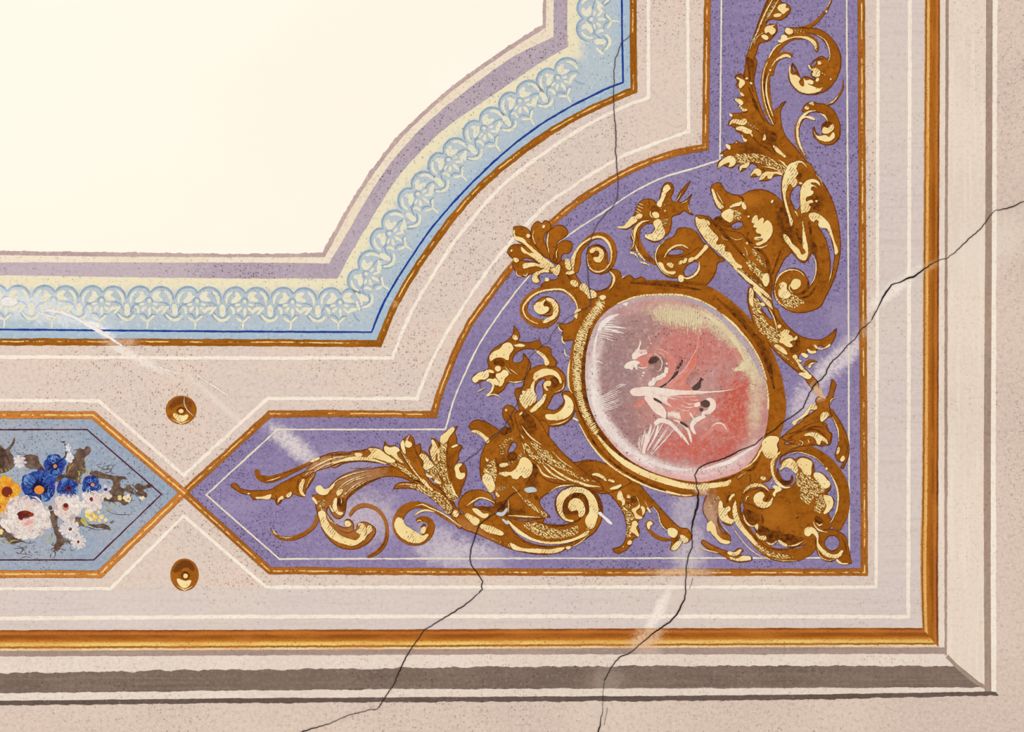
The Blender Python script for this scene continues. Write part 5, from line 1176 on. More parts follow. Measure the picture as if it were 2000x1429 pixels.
gilded('sweep_leaf', t, .58,
  ['Q p 0 308 ! 150 320 250 288 350 283 420 248 500 253 560 290 660 380 780 470 900 600 1010 650 ! 900 605 780 530 600 435 450 412 300 402 100 432 0 472', 'S p 1300 130 1450 130 1560 115 1700 110 1700 200 1500 215 1350 245 1200 300 1050 350 960 420 ! 900 400 960 330 1050 230 1180 160', 'Q p 672 710 ! 730 648 820 638 920 648 1020 678 1150 728 1340 925 1315 990 1200 885 1050 775 900 712 780 702'],
  ['Q p 400 258 440 258 520 268 580 310 660 370 700 400 660 420 580 400 480 372 388 352 430 312', 'Q p 243 320 290 308 333 330 290 352', 'Q r 10,40,32,10 0 432 150 380 300 368 460 390 600 432', 'S r 5,16,16,6 990 335 1120 258 1300 188 1420 180', 'S r 6,16,12 1050 345 1200 262 1400 222 1640 212', 'Q r 4,12,5 720 670 820 655 920 680', 'Q r 3,14,14,4 1115 925 1250 1000 1435 1135', 'Q p 1338 1000 1360 948 1403 990 1390 1023', 'S p 1010 240 1060 200 1110 190 1060 230'],
  ['Q r 4,12,4 600 380 740 470 900 590', 'S r 5,20,8 1180 165 1300 160 1480 150', 'Q r 4,12,5 900 640 1050 690 1180 760', 'S r 4,12,5 1250 290 1340 250 1480 240'],
  ['Q p 560 400 680 410 760 440 862 522 945 605 850 565 740 485 640 430', 'Q p 860 665 940 658 1062 700 1182 780 1315 922 1302 975 1200 882 1080 792 940 722', 'Q p 1080 718 1160 738 1302 858 1335 900 1302 985 1200 902 1100 802'])
gilded('main_stem', t, .56,
  ['S p 2240 520 2050 420 1850 400 1700 440 1540 520 1420 640 1402 740 1372 842 1310 872 1250 822 1200 742 1190 792 1250 882 1330 952 1425 962 1388 930 1420 878 1482 918 1502 1002 1540 928 1600 908 1662 928 1735 1000 1702 1082 1602 1172 1450 1213 1320 1182 1218 1102 1148 1002 1108 882 1078 782 1058 682 1025 608 ! 1100 600 1180 560 1250 480 1350 400 1500 340 1700 312 1850 292 2050 330 2260 430 2500 560 2620 720', 'Q p 900 580 1050 660 1200 740 1350 880 1440 1000 1480 1130 1430 1150 1300 980 1150 860 1000 720'],
  ['S p 1108 788 1160 788 1192 880 1252 970 1340 1050 1450 1098 1522 1108 1562 1050 1518 1012 1545 990 1560 968 1538 930 1580 918 1623 960 1623 1050 1582 1122 1480 1172 1380 1152 1250 1092 1168 1012 1118 892', 'S p 1068 520 1110 498 1170 540 1230 518 1273 478 1230 562 1190 602 1100 592', 'S p 1258 702 1295 638 1302 720 1322 790 1373 810 1350 833 1290 802 1258 752', 'S p 1298 582 1340 540 1363 538 1352 592 1310 613', 'S p 1393 900 1440 898 1463 940 1420 962', 'S p 1028 630 1070 660 1083 712 1050 682',
   'S r 4,15,4 1190 562 1300 450 1450 380 1630 338', 'S r 4,12,4 1300 562 1400 470 1620 378', 'S r 3,10,3 1340 540 1480 450 1700 390', 'S r 3,9,3 1400 600 1500 500 1600 450', 'S r 4,14,4 1190 820 1230 890 1300 930', 'S p 1640 950 1680 945 1700 985 1640 1060 1600 1110 1640 1020', 'S r 3,10,4 1345 620 1355 680 1350 720', 'S p 1230 720 1250 760 1270 800 1240 780'],
  ['S r 8,34,20,6 1360 720 1480 580 1640 480 1800 410', 'S r 4,10,8,4 1320 1000 1440 1030 1500 1000', 'S r 3,8,3 1440 310 1600 310 1700 290', 'S r 4,10,4 1560 980 1600 1000 1590 1060', 'S p 1320 640 1380 640 1400 720 1370 790 1330 760'],
  ['S h 12,8 1080 690 1090 740 1110 810 | 1190 650 1180 740 1160 790', 'S h 14,8 1420 560 1500 500 1640 440 | 1340 640 1420 600 1500 540', 'S p 1120 860 1170 850 1220 950 1330 1060 1450 1120 1380 1150 1250 1092 1168 1012'])
gilded('upper_tendril', t, .58, ['S r 50,74,66,46,36,20 405 325 430 400 520 432 650 405 800 340 970 262 1060 210'], ['S r 4,12,4 515 455 600 432 685 398'], ['S r 4,12,6 700 370 850 320 960 280'])
gilded('lower_tendril_leaf', t, .58,
  ['S p 125 490 170 478 220 530 320 558 450 558 560 548 640 500 760 440 860 390 960 350 1060 340 1050 400 992 502 952 562 945 630 ! 860 612 820 592 760 642 700 642 680 682 638 720 ! 600 652 500 652 365 655 ! 340 612 250 592 180 552'],
  ['S p 883 562 888 490 940 428 932 500 922 560 947 625 908 602', 'S p 648 692 658 640 700 618 708 650 670 660', 'S p 738 622 760 588 797 573 792 612 760 638', 'S p 398 642 480 623 575 608 560 642 460 648', 'S p 298 592 340 588 320 602', 'S r 4,14,5 965 525 1010 430 1055 378', 'S r 3,10,3 940 400 970 370 1000 350'],
  ['S r 4,14,6 620 600 630 660 640 700', 'S r 6,20,8 880 420 860 520 870 590'])
gilded('lower_tendril', t, .56, ['S r 44,42,40,46,42,36,14 1088 820 1055 935 960 1022 840 1080 720 1092 630 1062 565 985'], ['S r 4,14,5 580 985 610 1030 640 1050', 'S r 3,9,3 660 1070 740 1085 820 1075'])
gilded('thin_curl', t, .56, ['S r 30,46,44,40,34,40,44,24 1440 840 1500 760 1600 720 1720 750 1820 850 1860 980 1830 1150 1740 1250 1640 1300'], (), ['S r 4,12,14,5 1850 1000 1840 1120 1760 1230 1660 1295'])
gilded('small_volute', t, .60,
  ['Q r 14,40,54,64,90,110,120,110,90,70,40 1430 1135 1260 1032 1130 942 1000 890 860 900 760 980 722 1100 765 1215 880 1280 1000 1270 1080 1190 1090 1090 1010 1040 925 1065'],
  ['Q p 690 1082 730 1028 782 1050 802 1100 870 1150 950 1200 1002 1230 1062 1210 1002 1300 880 1310 778 1262 708 1182', 'Q r 6,22,22,8 908 1012 980 960 1060 948 1135 970', 'Q r 4,14,14,5 920 900 1000 883 1080 920 1200 972', 'Q r 4,10,4 930 1082 970 1058 1003 1092', 'Q p 980 1190 1030 1130 1040 1170 1010 1210'],
  ['Q p 985 1140 1030 1100 1040 1130 1000 1150'], ['Q h 16,10 740 1000 800 1080 880 1150 | 700 1120 760 1220 880 1300'])
# ------------------------------------------------------------------ gilded studs either side of the panel tips
def stud(x, y, rx, ry, label, tilt):
    t = thing('gilded_stud', label, 'stud', x, y, 'round gilded studs')
    def ell(cx, cy, a, b, n=40):
        return [(cx + a * math.cos(2 * math.pi * i / n), cy + b * math.sin(2 * math.pi * i / n)) for i in range(n)]
    def put(name, mat, h, loops):
        s = Sheet(h, .3)
        s.poly(loops)
        return link(name, s.mesh(name, M[mat], (x, y)), t)
    put('rim', 'gilt4', .40, [ell(x, y + .5, rx + 1.2, ry + 1.2)])
    put('disc', 'gilt', .55, [ell(x, y, rx, ry)])
    sh = Sheet(.8, .3)
    sh.poly([spline([(x - rx*.75, y - ry*.1), (x - rx*.5, y - ry*.7), (x, y - ry*.92), (x + rx*.55, y - ry*.7), (x + rx*.7, y - ry*.2), (x + rx*.2, y - ry*.45), (x - rx*.3, y - ry*.3)], [False]*7, True)])
    link('upper_shade', sh.mesh('upper_shade', M['umber2'], (x, y)), t)
    sh = Sheet(.82, .3)
    sh.poly([spline([(x - rx*.5, y + ry*.25), (x - rx*.2, y + ry*.35), (x + rx*.15, y + ry*.4), (x + rx*.45, y + ry*.35), (x + rx*.3, y + ry*.75), (x, y + ry*.88), (x - rx*.35, y + ry*.7)], [False]*7, True)])
    sh.ribbon([(x - rx*.6, y + ry*.7), (x, y + ry*1.0), (x + rx*.6, y + ry*.75)], [.5, 2.5, .5])
    link('lower_highlight', sh.mesh('lower_highlight', M['pale'], (x, y)), t)
    put('boss_ring', 'umber', 1.0, [ell(x + 1.5*tilt, y + 2, rx*.30, ry*.27)])
    put('boss', 'pale', 1.2, [ell(x + 2.2*tilt, y + 2.5, rx*.17, ry*.15)])
    return t
M['umber2'] = paint('brown_stud_shade', (128, 70, 24), (108, 56, 18), (160, 100, 40), .6, 150, bump=.2)
s1 = stud(354, 800, 29, 27, 'gilded stud with a pale scratch above the crossing of the two panels', 0)
part('scratch', s1, 'chip', 1.4, ['P r .5,1.2,1.2,.5 361 774 360 786 366 800 380 813'])
stud(360.5, 1121.5, 26.5, 30.5, 'gilded stud below the crossing of the two panels', 1)

# ------------------------------------------------------------------ painted flowers
for k, c, d in [('petalwhite', (238, 228, 222), (226, 210, 204)), ('petalwarm', (244, 234, 222), (234, 214, 204)), ('petalshade', (206, 190, 186), (190, 172, 172)),
                ('blue1', (38, 56, 140), (30, 44, 118)), ('blue2', (58, 92, 172), (44, 70, 150)), ('blue3', (98, 142, 200), (120, 160, 208)), ('violet1', (62, 56, 150), (50, 46, 132)),
                ('navy', (22, 24, 62), (30, 28, 70)), ('orange', (236, 152, 60), (228, 136, 48)), ('yellow', (240, 176, 44), (232, 160, 40)), ('lemon', (246, 196, 70), (240, 184, 60)),
                ('rust', (150, 62, 28), (128, 46, 24)), ('maroon', (98, 34, 30), (116, 46, 36)), ('rosy', (228, 168, 158), (220, 150, 142)), ('peach', (214, 150, 124), (200, 132, 108)),
                ('leafbrown', (112, 88, 72), (96, 74, 60)), ('leafdark', (84, 62, 50), (74, 54, 46)), ('olive', (182, 178, 104), (160, 156, 90)), ('lilacwhite', (214, 218, 230), (198, 204, 222)), ('budyellow', (240, 222, 160), (228, 200, 120))]:
    M[k] = flat('petal_' + k if 'leaf' not in k else k, c, d)

M['leafbrown'] = brushy('leaf_brown', (92, 68, 54), (128, 106, 92), .40, .64, 90)
M['leafdark'] = brushy('leaf_dark', (70, 50, 42), (96, 74, 60), .40, .64, 90)

def upx(x, y):
    return (x / 5.714, 840 + y / 5.714)

def flower(name, label, x, y, r, rings, centre, cat='flower', squash=1.0, rot=0, group='flowers of the painted bouquet', off=(0, 0), hue=()):
    """rings: (count, inner radius, outer radius, width, materials); every petal a mesh of its own"""
    cx, cy = upx(x, y)
    t = thing(name, label, cat, cx, cy, group)
    R = r / 5.714
    h = .45
    rg = random.Random(name + label)
    for cnt, r0, r1, w, mats in rings:
        for i in range(cnt):
            a = rot + 2 * math.pi * (i + rg.uniform(-.25, .25)) / cnt
            q0, q1, ww = R * r0, R * r1 * rg.uniform(.86, 1.1), R * w * rg.uniform(.8, 1.2)
            bend = rg.uniform(-.25, .25)
            pts = []
            for u, v in [(q0, 0), (q0 + (q1-q0)*.35, .42), (q0 + (q1-q0)*.75, .5), (q1 * .97, .26), (q1, -.04), (q1 * .95, -.3), (q0 + (q1-q0)*.7, -.5), (q0 + (q1-q0)*.3, -.4)]:
                vv = v * ww + bend * (u - q0) * .5
                X, Y = u * math.cos(a) - vv * math.sin(a), u * math.sin(a) + vv * math.cos(a)
                pts.append((cx + X + off[0] * (1 - u / R), cy + Y * squash + off[1] * (1 - u / R)))
            h += .012
            s = Sheet(h, .2)
            s.poly([spline(pts, [False] * 8, True, 2)])
            m = mats[i % len(mats)]
            p = link('petal', s.mesh('petal', M[m], (cx, cy)), t)
            hl = {'petalwhite': 'petalshade', 'petalwarm': 'petalshade', 'blue1': 'blue3', 'blue2': 'navy', 'violet1': 'blue2', 'yellow': 'orange', 'lemon': 'yellow'}.get(m)
            if hl and R > 9:
                s = Sheet(h + .20, .2)
                for k in range(2):
                    b = pts[2 + k * 4]; e = pts[3 + k * 2]
                    g = (cx + (pts[0][0] - cx) * 1.3, cy + (pts[0][1] - cy) * 1.3)
                    f = .5 + .3 * rg.random()
                    s.ribbon([((g[0]*f + b[0]*(1-f)), (g[1]*f + b[1]*(1-f))), ((b[0] + e[0]) / 2 * .8 + pts[0][0] * .2, (b[1] + e[1]) / 2 * .8 + pts[0][1] * .2), e], [.4, .9, .3])
                link('vein', s.mesh('vein', M[hl], (cx, cy)), p)['kind'] = 'stuff'
        h += .05
    h += .22
    for m, cnt, lo, hi_, mode, w in hue:
        # loose brush strokes over the petals
        s = Sheet(h, .25)
        for k in range(cnt):
            a = rg.uniform(0, 6.283)
            q = R * rg.uniform(lo, hi_)
            da = rg.uniform(.15, .5) * (1 if rg.random() < .5 else -1)
            if mode == 'arc':
                P = [(a + da * f, q * (1 + .05 * math.sin(f * 3))) for f in (0, .5, 1)]
            else:
                P = [(a + da * .25 * f, q * (1 - .45 * f)) for f in (0, .5, 1)]
            P = [(cx + r_ * math.cos(a_) + off[0] * (1 - r_ / R), cy + r_ * math.sin(a_) * squash + off[1] * (1 - r_ / R)) for a_, r_ in P]
            s.ribbon(spline(P, [False] * 3, False, 1.5), [w * .3, w * rg.uniform(.7, 1.2), w * .3])
        link('brush_strokes', s.mesh('brush_strokes', M[m], (cx, cy)), t)['kind'] = 'stuff'
        h += .05
    for (dx, dy, a, b, m) in centre:
        s = Sheet(h, .3)
        s.poly([[(cx + (dx + a * math.cos(q * .5236)) / 5.714, cy + (dy + b * math.sin(q * .5236)) / 5.714) for q in range(12)]])
        link('flower_centre', s.mesh('flower_centre', M[m], (cx, cy)), t)
        h += .05
    return t

def spray(label, mat, shapes, x, y, h=.26, cat='foliage', name='leaf_spray', group='brown leaf sprays of the bouquet', extra=()):
    t = thing(name, label, cat, *upx(x, y), group)
    part('leaf_mass', t, mat, h, shapes, .6, each=True)
    for nm, m, sp in extra:
        part(nm, t, m, h + .14, sp, .3, each=True)
    return t

spray('brown leaf with an upright tip above the yellow marigold', 'leafbrown', ['U p -60 170 0 160 60 210 110 170 160 75 ! 170 110 150 170 110 230 150 290 160 400 120 440 60 470 -60 480'], 60, 300,
      extra=[('leaf_shadow', 'leafdark', ['U p -40 180 40 220 60 330 20 420 -40 400 0 300', 'U r 8,20,8 60 240 90 330 120 400']), ('leaf_vein', 'olive', ['U r 4,12,6 0 430 20 440 20 480', 'U r 4,12,6 50 430 70 440 70 470', 'U r 4,10,5 90 425 108 435 110 455'])])
spray('brown leaves behind the daisy and the upper blue anemone', 'leafbrown', ['U p 250 300 330 270 420 290 450 370 500 430 540 480 600 520 700 500 760 520 900 560 880 600 700 580 560 560 420 440 330 430 290 400'], 450, 400,
      extra=[('leaf_shadow', 'leafdark', ['U p 430 420 520 460 540 520 460 470', 'U p 640 520 760 500 840 540 760 570'])])
spray('brown leaf rising right of the small white bud', 'leafbrown', ['U p 740 420 800 300 840 260 880 200 940 210 960 180 1010 190 1000 260 950 300 950 380 960 440 900 520 860 600 800 560 740 520'], 860, 400,
      extra=[('stem', 'orange', ['U r 4,10,5 760 480 770 430 800 400 820 370']), ('tendril', 'olive', ['U r 5,14,10,5 860 450 885 470 880 520 875 560', 'U r 4,12,12,5 910 510 970 490 965 440 930 420', 'U r 3,9,5 940 400 960 350 990 300'])])
spray('brown hooked leaf spray at the right of the bouquet', 'leafbrown', ['U p 1000 480 1080 450 1140 470 1240 500 1300 510 1400 520 1425 550 ! 1350 560 1340 620 1390 650 1430 605 1480 650 1500 700 1540 680 1500 640 1560 590 1600 620 1680 595 1710 620 1640 650 1600 670 1645 710 1630 750 1580 740 1500 720 1440 700 1400 680 1380 740 1480 760 1440 810 1390 840 1330 800 1240 800 1150 770 1200 700 1250 640 1260 570 1150 540 1060 520'], 1350, 650,
      extra=[('leaf_shadow', 'leafdark', ['U r 6,18,6 1250 720 1330 740 1400 790', 'U r 6,16,6 1480 640 1530 700 1600 720', 'U p 1640 610 1690 605 1660 640', 'U r 4,10,4 1160 770 1240 790 1300 830']), ('twig', 'leafdark', ['U r 3,8,3 1090 400 1150 430 1240 440', 'U r 3,8,3 1150 460 1220 470 1260 400', 'U r 3,7,3 1120 440 1180 440 1230 370', 'U r 2,6,2 1040 470 1150 500 1250 500', 'U r 3,8,3 1190 890 1260 930 1330 940 1500 935'])])
spray('brown stalks and scribbled twigs hanging under the white peony', 'leafbrown', ['U p 560 900 640 930 640 1050 680 1150 740 1230 790 1240 720 1260 680 1310 620 1350 600 1300 630 1230 600 1120 570 1000', 'U p 0 1050 60 1080 160 1180 240 1240 180 1260 100 1250 60 1200 0 1190', 'U p 810 990 900 970 1000 1040 1200 1060 1230 1090 1100 1090 980 1060 880 1070'], 640, 1130,
      extra=[('twig', 'leafdark', ['U r 4,12,6,3 120 1270 240 1240 330 1260 400 1240', 'U r 4,10,5,3 180 1290 260 1330 230 1370 300 1380 370 1400', 'U r 3,8,3 160 1320 280 1310 330 1300', 'U r 4,10,5 580 1360 660 1320 740 1340', 'U r 4,10,5 560 1340 640 1290 720 1270', 'U r 4,10,4 600 1429 620 1370 580 1330', 'U r 3,8,3 880 1060 980 1080 1080 1110 1200 1100', 'U r 3,8,3 900 1030 1000 1060 1150 1080 1230 1060', 'U r 3,8,3 680 1190 760 1230 800 1290', 'U r 3,8,3 220 1440 280 1410 350 1420', 'U p 545 850 575 840 580 880 555 890']),
             ('moss', 'olive', ['U r 5,16,6 90 1270 140 1230 200 1230', 'U r 4,12,5 0 1240 40 1220 90 1240', 'U r 4,12,5 490 1200 540 1180 590 1200', 'U r 4,12,5 510 1230 560 1240 570 1200', 'U p 900 990 940 970 960 1010 980 1060 930 1050', 'U r 4,14,5 1180 830 1210 880 1260 900', 'U r 3,10,4 1250 860 1290 840 1330 850', 'U r 3,9,3 940 1060 1000 1040 1020 1010'])])
spray('thin dark stem curving up beside the upper blue anemone', 'leafdark', ['U r 8,14,18,16,20 715 125 730 180 740 230 730 290 690 330', 'U r 4,14,8 670 115 700 135 725 120'], 725, 220, .34, 'stem', 'flower_stem', None)
spray('thin scattered grass strokes at the top of the blue panel', 'leafbrown', ['U r 3,8,3 300 110 340 100 375 105', 'U r 3,8,3 310 80 345 85 365 72', 'U r 3,7,3 170 240 220 260 260 245', 'U r 3,7,3 260 160 275 190 270 205', 'U r 3,6,3 180 265 260 270 310 260'], 300, 130, .34, 'foliage', 'grass_strokes', None)

t = thing('loose_brushwork', 'loose brown brush strokes scattered behind the painted bouquet', 'foliage', *upx(700, 650))
for nm, m, n_, boxes in [('brown_strokes', 'leafbrown', 130, [(240, 260, 460, 440), (480, 450, 900, 600), (760, 190, 1000, 560), (980, 430, 1480, 560), (1180, 560, 1480, 830), (560, 900, 700, 1300), (880, 1020, 1240, 1110), (0, 1060, 260, 1270), (120, 1250, 420, 1420), (540, 1240, 800, 1400), (20, 120, 160, 460), (1440, 590, 1640, 760)]),
                         ('dark_strokes', 'leafdark', 70, [(480, 450, 900, 600), (780, 220, 960, 540), (1180, 560, 1480, 800), (560, 900, 700, 1300), (0, 1080, 240, 1260), (1040, 380, 1280, 480)]),
                         ('olive_strokes', 'olive', 26, [(860, 960, 1000, 1060), (1150, 800, 1300, 900), (0, 1200, 240, 1270), (480, 1180, 600, 1250), (850, 420, 990, 560)])]:
    s = Sheet(.30 if m != 'olive' else .44, .2)
    rg = random.Random(nm)
    for k in range(n_):
        bx_ = boxes[k % len(boxes)]
        x, y = upx(rg.uniform(bx_[0], bx_[2]), rg.uniform(bx_[1], bx_[3]))
        a, q = rg.gauss(0, .7), rg.uniform(3, 11)
        c_ = rg.uniform(-3, 3)
        s.ribbon(spline([(x, y), (x + q * .5 * math.cos(a) - c_ * math.sin(a) * .5, y + q * .5 * math.sin(a) + c_ * math.cos(a) * .5), (x + q * math.cos(a), y + q * math.sin(a))], [False] * 3, False, 1.5), [.4, rg.uniform(.9, 2.6 if m == 'leafbrown' else 1.6), .4])
    link(nm, s.mesh(nm, M[m], px_of(t)), t)['kind'] = 'stuff'

flower('marigold', 'golden yellow marigold with a rust brown heart at the left edge', 75, 660, 150, [(11, .3, 1.05, .5, ('yellow', 'lemon')), (9, .2, .75, .45, ('lemon', 'yellow', 'orange'))], [(5, 25, 62, 60, 'rust'), (15, 10, 40, 30, 'maroon')], hue=[('orange', 30, .4, .95, 'rad', 1.6), ('lemon', 40, .4, 1.0, 'arc', 1.8)])
flower('marigold', 'golden yellow marigold half hidden behind the white peony', 0, 850, 95, [(9, .2, 1.0, .6, ('yellow', 'lemon')), (6, .1, .6, .5, ('lemon', 'orange'))], [(-10, 0, 22, 20, 'rust')], hue=[('orange', 30, .4, .95, 'rad', 1.6), ('lemon', 40, .4, 1.0, 'arc', 1.8)])
flower('daisy', 'small white daisy beside the brown upright leaf', 222, 350, 78, [(10, .1, 1.0, .42, ('lilacwhite', 'petalwhite')), (6, 0, .55, .3, ('petalwhite',))], [(5, 15, 10, 8, 'petalshade')], hue=[('petalshade', 14, .4, .9, 'rad', .9), ('petalwarm', 20, .5, 1.05, 'rad', 1.4)])
flower('anemone', 'large blue anemone with an orange centre', 425, 620, 195, [(12, .1, 1.02, .62, ('blue1', 'blue2', 'violet1')), (9, .1, .85, .5, ('blue2', 'blue1', 'violet1')), (4, .25, .98, .55, ('blue3', 'blue2'))], [(25, 20, 92, 72, 'navy'), (15, 45, 56, 50, 'orange')], rot=.5, off=(3, 6), hue=[('navy', 70, .4, .95, 'rad', 1.3), ('blue3', 31, .5, 1.0, 'arc', 1.5), ('blue2', 70, .4, .95, 'rad', 1.5)])
flower('anemone', 'blue anemone with a peach centre at the top of the bouquet', 612, 395, 122, [(8, .1, 1.02, .85, ('violet1', 'blue2', 'blue1')), (6, .1, .85, .6, ('violet1', 'blue3', 'blue1'))], [(0, 10, 38, 40, 'navy'), (5, 5, 22, 24, 'peach')], rot=.3, hue=[('navy', 34, .4, .95, 'rad', 1.3), ('blue3', 15, .5, 1.0, 'arc', 1.5), ('blue2', 34, .4, .95, 'rad', 1.5)])
flower('anemone', 'violet blue anemone with a maroon centre in the middle of the bouquet', 765, 650, 120, [(9, .1, 1.02, .75, ('blue2', 'violet1', 'blue3')), (7, .1, .7, .5, ('violet1', 'blue2'))], [(0, 0, 32, 28, 'maroon'), (5, -5, 14, 12, 'navy')], rot=.9, hue=[('navy', 34, .4, .95, 'rad', 1.3), ('blue3', 15, .5, 1.0, 'arc', 1.5), ('blue2', 34, .4, .95, 'rad', 1.5)])
flower('anemone', 'small blue anemone at the right of the bouquet', 1015, 615, 104, [(8, .1, 1.02, .8, ('blue1', 'blue2', 'violet1')), (6, .1, .75, .6, ('blue3', 'violet1'))], [(10, -8, 30, 24, 'navy'), (22, -8, 24, 20, 'peach')], rot=.2, hue=[('navy', 34, .4, .95, 'rad', 1.3), ('blue3', 15, .5, 1.0, 'arc', 1.5), ('blue2', 34, .4, .95, 'rad', 1.5)])
flower('peony', 'large white peony with a maroon and rose heart', 300, 970, 275, [(15, .2, 1.03, .46, ('petalwhite', 'petalwarm', 'petalshade')), (13, .2, .88, .42, ('petalwarm', 'petalwhite')), (10, .12, .66, .42, ('petalwhite', 'petalwarm', 'rosepale'))],
       [(15, 60, 80, 46, 'rosepale'), (40, 50, 34, 20, 'rosy'), (0, 75, 30, 16, 'rosy'), (-20, -35, 84, 40, 'maroon'), (-62, 0, 30, 30, 'maroon'), (50, -30, 30, 24, 'rust'), (-10, -55, 26, 12, 'rust')], squash=.95, hue=[('petalshade', 46, .35, .95, 'arc', 1.5), ('petalwarm', 70, .35, .95, 'arc', 2.6), ('petalwhite', 46, .4, .95, 'rad', 2.4), ('rosepale', 26, .15, .45, 'arc', 2.0)])
flower('white_rose', 'white rose with a peach centre below the blue anemones', 755, 850, 165, [(10, .15, 1.03, .6, ('petalwhite', 'petalwarm', 'petalshade')), (8, .15, .75, .5, ('petalwarm', 'petalwhite'))], [(-10, 12, 48, 56, 'petalwhite'), (-20, 5, 38, 46, 'peach'), (-18, -12, 28, 26, 'maroon')], hue=[('petalshade', 22, .35, .95, 'arc', 1.2), ('petalwarm', 34, .35, .95, 'arc', 2.0), ('petalwhite', 24, .3, .95, 'rad', 1.8)])
flower('white_rose', 'small white rose with a maroon dot under the small blue anemone', 1030, 785, 122, [(10, .12, 1.03, .6, ('petalwhite', 'petalwarm')), (7, .1, .7, .5, ('rosepale', 'petalwarm', 'petalwhite'))], [(-10, -18, 18, 20, 'maroon')], hue=[('petalshade', 22, .35, .95, 'arc', 1.2), ('petalwarm', 34, .35, .95, 'arc', 2.0), ('petalwhite', 24, .3, .95, 'rad', 1.8)])
flower('daisy', 'white daisy directly below the white rose', 780, 1105, 115, [(15, .1, 1.03, .28, ('petalwhite', 'petalwarm')), (10, .1, .8, .25, ('petalwarm', 'lilacwhite'))], [(5, -5, 18, 20, 'maroon'), (0, -14, 9, 9, 'peach')], hue=[('petalshade', 14, .4, .9, 'rad', .9), ('petalwarm', 20, .5, 1.05, 'rad', 1.4)])
flower('daisy', 'lowest white daisy hanging at the bottom of the bouquet', 875, 1240, 92, [(12, .1, 1.05, .3, ('petalwhite', 'lilacwhite')), (7, .1, .7, .3, ('petalwarm',))], [(0, 5, 14, 16, 'maroon')], hue=[('petalshade', 14, .4, .9, 'rad', .9), ('petalwarm', 20, .5, 1.05, 'rad', 1.4)])
flower('bud', 'white bud beside the thin dark stem', 780, 305, 52, [(6, 0, 1.0, .8, ('lilacwhite', 'petalwhite'))], [(5, 0, 12, 9, 'bluechip')], 'bud', 1.2, group='small buds of the bouquet')
flower('bud', 'tiny white bud at the top of the thin dark stem', 760, 195, 38, [(5, 0, 1.0, .6, ('lilacwhite', 'petalwhite'))], [], 'bud', 1.2, group='small buds of the bouquet')
flower('bud', 'pale lilac bud with a violet eye right of the small blue anemone', 1185, 655, 52, [(6, 0, 1.0, .7, ('lilacwhite', 'petalshade'))], [(-5, 5, 20, 18, 'violet1')], 'bud', group='small buds of the bouquet')
flower('bud', 'pair of white petals just under the pale lilac bud', 1190, 725, 60, [(5, 0, 1.0, .8, ('petalwhite', 'petalwarm'))], [(-20, 10, 14, 10, 'budyellow')], 'bud', .75, group='small buds of the bouquet')
flower('bud', 'pale yellow bud on the right leaf spray', 1420, 758, 46, [(6, 0, 1.0, .8, ('budyellow', 'petalwarm'))], [(15, 10, 12, 14, 'olive')], 'bud', group='small buds of the bouquet')
flower('bud', 'dull cream bud left of the pale yellow bud', 1338, 752, 30, [(5, 0, 1.0, .8, ('budyellow',))], [], 'bud', 1.1, group='small buds of the bouquet')
flower('bud', 'cream bud under the right tip of the leaf spray', 1588, 752, 32, [(5, 0, 1.0, .8, ('budyellow', 'petalwarm'))], [], 'bud', .7, group='small buds of the bouquet')
flower('bud', 'pale bud at the left edge under the peony', 8, 1130, 34, [(5, 0, 1.0, .8, ('budyellow',))], [], 'bud', group='small buds of the bouquet')
for x, y, r, m, w in [(985, 910, 36, 'budyellow', 'pale yellow blossom at the upper left of the cluster'), (1020, 895, 26, 'petalwarm', 'cream blossom at the top of the cluster'),
                      (1100, 910, 22, 'budyellow', 'lone pale yellow blossom at the upper right of the cluster'), (1040, 930, 24, 'yellow', 'deep yellow blossom in the middle of the cluster'),
                      (980, 955, 32, 'lemon', 'large lemon blossom at the left of the cluster'), (1065, 968, 28, 'lemon', 'lemon blossom right of the middle of the cluster'),
                      (1015, 990, 26, 'budyellow', 'pale yellow blossom at the lower left of the cluster'), (1135, 965, 30, 'budyellow', 'large pale blossom at the right of the cluster'),
                      (1110, 1005, 22, 'lemon', 'lemon blossom at the lower right of the cluster'), (1180, 1000, 22, 'budyellow', 'rightmost tiny pale blossom of the cluster'), (1060, 1000, 18, 'yellow', 'smallest deep yellow blossom at the bottom of the cluster')]:
    flower('berry_blossom', w + ' beside the white daisies', x, y, r, [(5, 0, 1.0, .9, (m, 'budyellow'))], [], 'blossom', group='tiny yellow blossoms in the cluster')

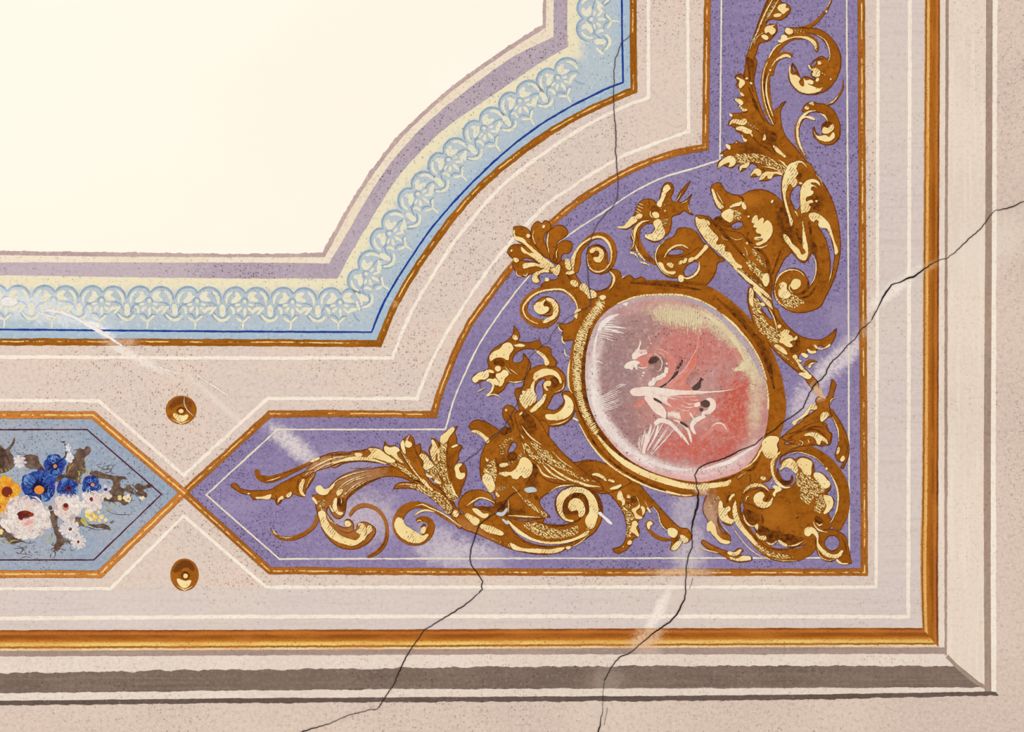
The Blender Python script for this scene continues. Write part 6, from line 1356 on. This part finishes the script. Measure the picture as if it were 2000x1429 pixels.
# ------------------------------------------------------------------ cracks in the plaster
def crack(label, mat, runs, x, y, h=2.0, branch=()):
    t = thing('plaster_crack', label, 'crack', x, y, None)
    for nm, m, sp in [('fissure', mat, runs)] + list(branch):
        sh = Sheet(h, .0)
        for w, p in sp:
            pts, _ = parse(p)
            P = resample(pts, max(6, int(length(pts) / 4)))
            P = [(q[0] + rnd.uniform(-.9, .9), q[1] + rnd.uniform(-.9, .9)) for q in P]
            sh.ribbon(P, [v * .85 * rnd.uniform(.8, 1.2) for v in w])
        link(nm, sh.mesh(nm, M[m], (x, y), thick=.12), t)
    return t
crack('long dark crack running from the right edge through the medallion to the bottom', 'crack',
      [([1.8, 3.2, 1.6, 2, 2.4, 2, 1.6, 1.8, 2.2, 3.5, 2, 4, 2, 1.8], '2000 392 1982 402 1965 407 1941 412 1930 426 1922 437 1917 444 1905 455 1890 468 1877 481 1862 495 1850 504 1838 506 1825 512 1810 522 1795 532 1784 540 1768 546 1755 552 1740 556 1731 570 1722 585 1716 598 1700 627'),
       ([2, 2.2, 2.4, 2.2, 2, 2], '1700 627 1682.5 643 1667 664 1651 678 1640.5 692 1619.5 711 1612.5 730 1601 743 1589 752 1580 768 1571 790 1569 796 1553 809 1536 818.5 1510 841 1491 852'),
       ([2, 2, 2.4, 3, 2, 2], '1491 852 1475 867.5 1440 881.5 1414 895.5 1393 901 1380 905 1365 913 1356 927 1360 940 1360 950'),
       ([2, 3, 4.5, 5, 5, 4, 4.5, 3, 2], '1360 950 1364 960 1361.5 988.5 1357 1005 1353 1016.5 1351 1030 1351 1041'),
       ([2, 2, 2.2, 2, 2.2, 3.5, 3.5, 2.4, 2.2, 2, 2.2, 2, 2], '1351 1041 1352 1069 1346 1079.5 1340.5 1104 1339 1130 1338 1148 1339 1155 1337 1168 1329 1185 1322 1198 1310 1212 1295 1223 1275 1236 1258 1250 1242 1264 1233 1272 1225 1277 1213 1280 1202 1291 1192 1306 1186 1318 1180 1330'),
       ([1.2, 1, 1, 1.4, 1.6, 3.5, 4], '1180 1330 1178 1346 1177 1365 1177 1385 1174 1400 1173 1414 1167 1430 1163 1445')], 1500, 850,
      branch=[('hairline', 'crackthin', [([1.2, 1, .8], '1353 1127 1350 1140 1346 1151'), ([1, .8], '1186 1380 1183 1400 1180 1415')])])
crack('thin crack crossing from the blue band down through the palmette crest', 'crackthin',
      [([1.2, 1.8, 1.6, 2, 2.4, 2, 2.2], '1233 66 1226 75 1214 82 1209 98 1201 117 1199 140 1199 165 1198 190 1199 215 1203 265 1202 290 1206 345 1207.5 353'),
       ([1.5, 1.4, 1.6, 1.8, 1.6], '1207.5 353 1206 388 1193.5 407 1189 410 1170 433 1158 455.5 1149 480 1145.5 497.5 1147 518.5 1150 559 1154 585 1152.5 599 1135 606 1114 618')], 1185, 350)
crack('thin crack slanting through the left gilded dragon', 'crackthin',
      [([1, 1.2, 1.4, 1.6, 1.4], '1112 618 1091 636 1075 655 1074 666 1058 675 1035 696 1028 729 1021 753.5 1011 785 997 813 979 841 960 853 952 860 936.5 879 920 893 901.5 905')], 1020, 760)
crack('crooked crack from the left dragon tail down to the bottom edge', 'crack',
      [([1.6, 2.2, 2, 3, 2, 2], '1015 957 992.5 971 985 985 968 1001 945 1016.5 936.5 1025 929.5 1043 921 1069 917 1086.5 921 1102 928 1112 943 1136 940 1142 943 1150 934 1158'),
       ([2, 2.6, 2.2, 2.2, 2.4, 2.2, 2], '934 1158 918 1173 900 1186 875 1202 855 1213 828 1230 815 1250 806 1262 794 1281 782 1305 772 1330 760 1350 746 1370 743 1378 738 1383'),
       ([1.6, 1.4, 1.4, 2, 3], '738 1383 720 1386 690 1393 672 1399 645 1412 615 1420 590 1428 575 1436')], 870, 1200)
t = thing('plaster_scratch', 'white scratch of bare plaster across the lace band at the left', 'scratch', 200, 650)
part('bare_plaster', t, 'chip', 1.2, ['P r 2,7,6,5,7,8,5,3 82 605 120 610 150 622 175 636 200 650 222 664 240 676', 'P r 1,3,2 60 600 80 612 110 620', 'P r 1,2.5,1.5 300 712 325 722 352 730', 'P r 1,2,3,1.5 370 722 400 742 420 755 452 776', 'P p 1 590 20 580 35 588 18 598'], .9, each=True)
for o in bpy.data.objects:
    if 'px' in o:
        del o['px']
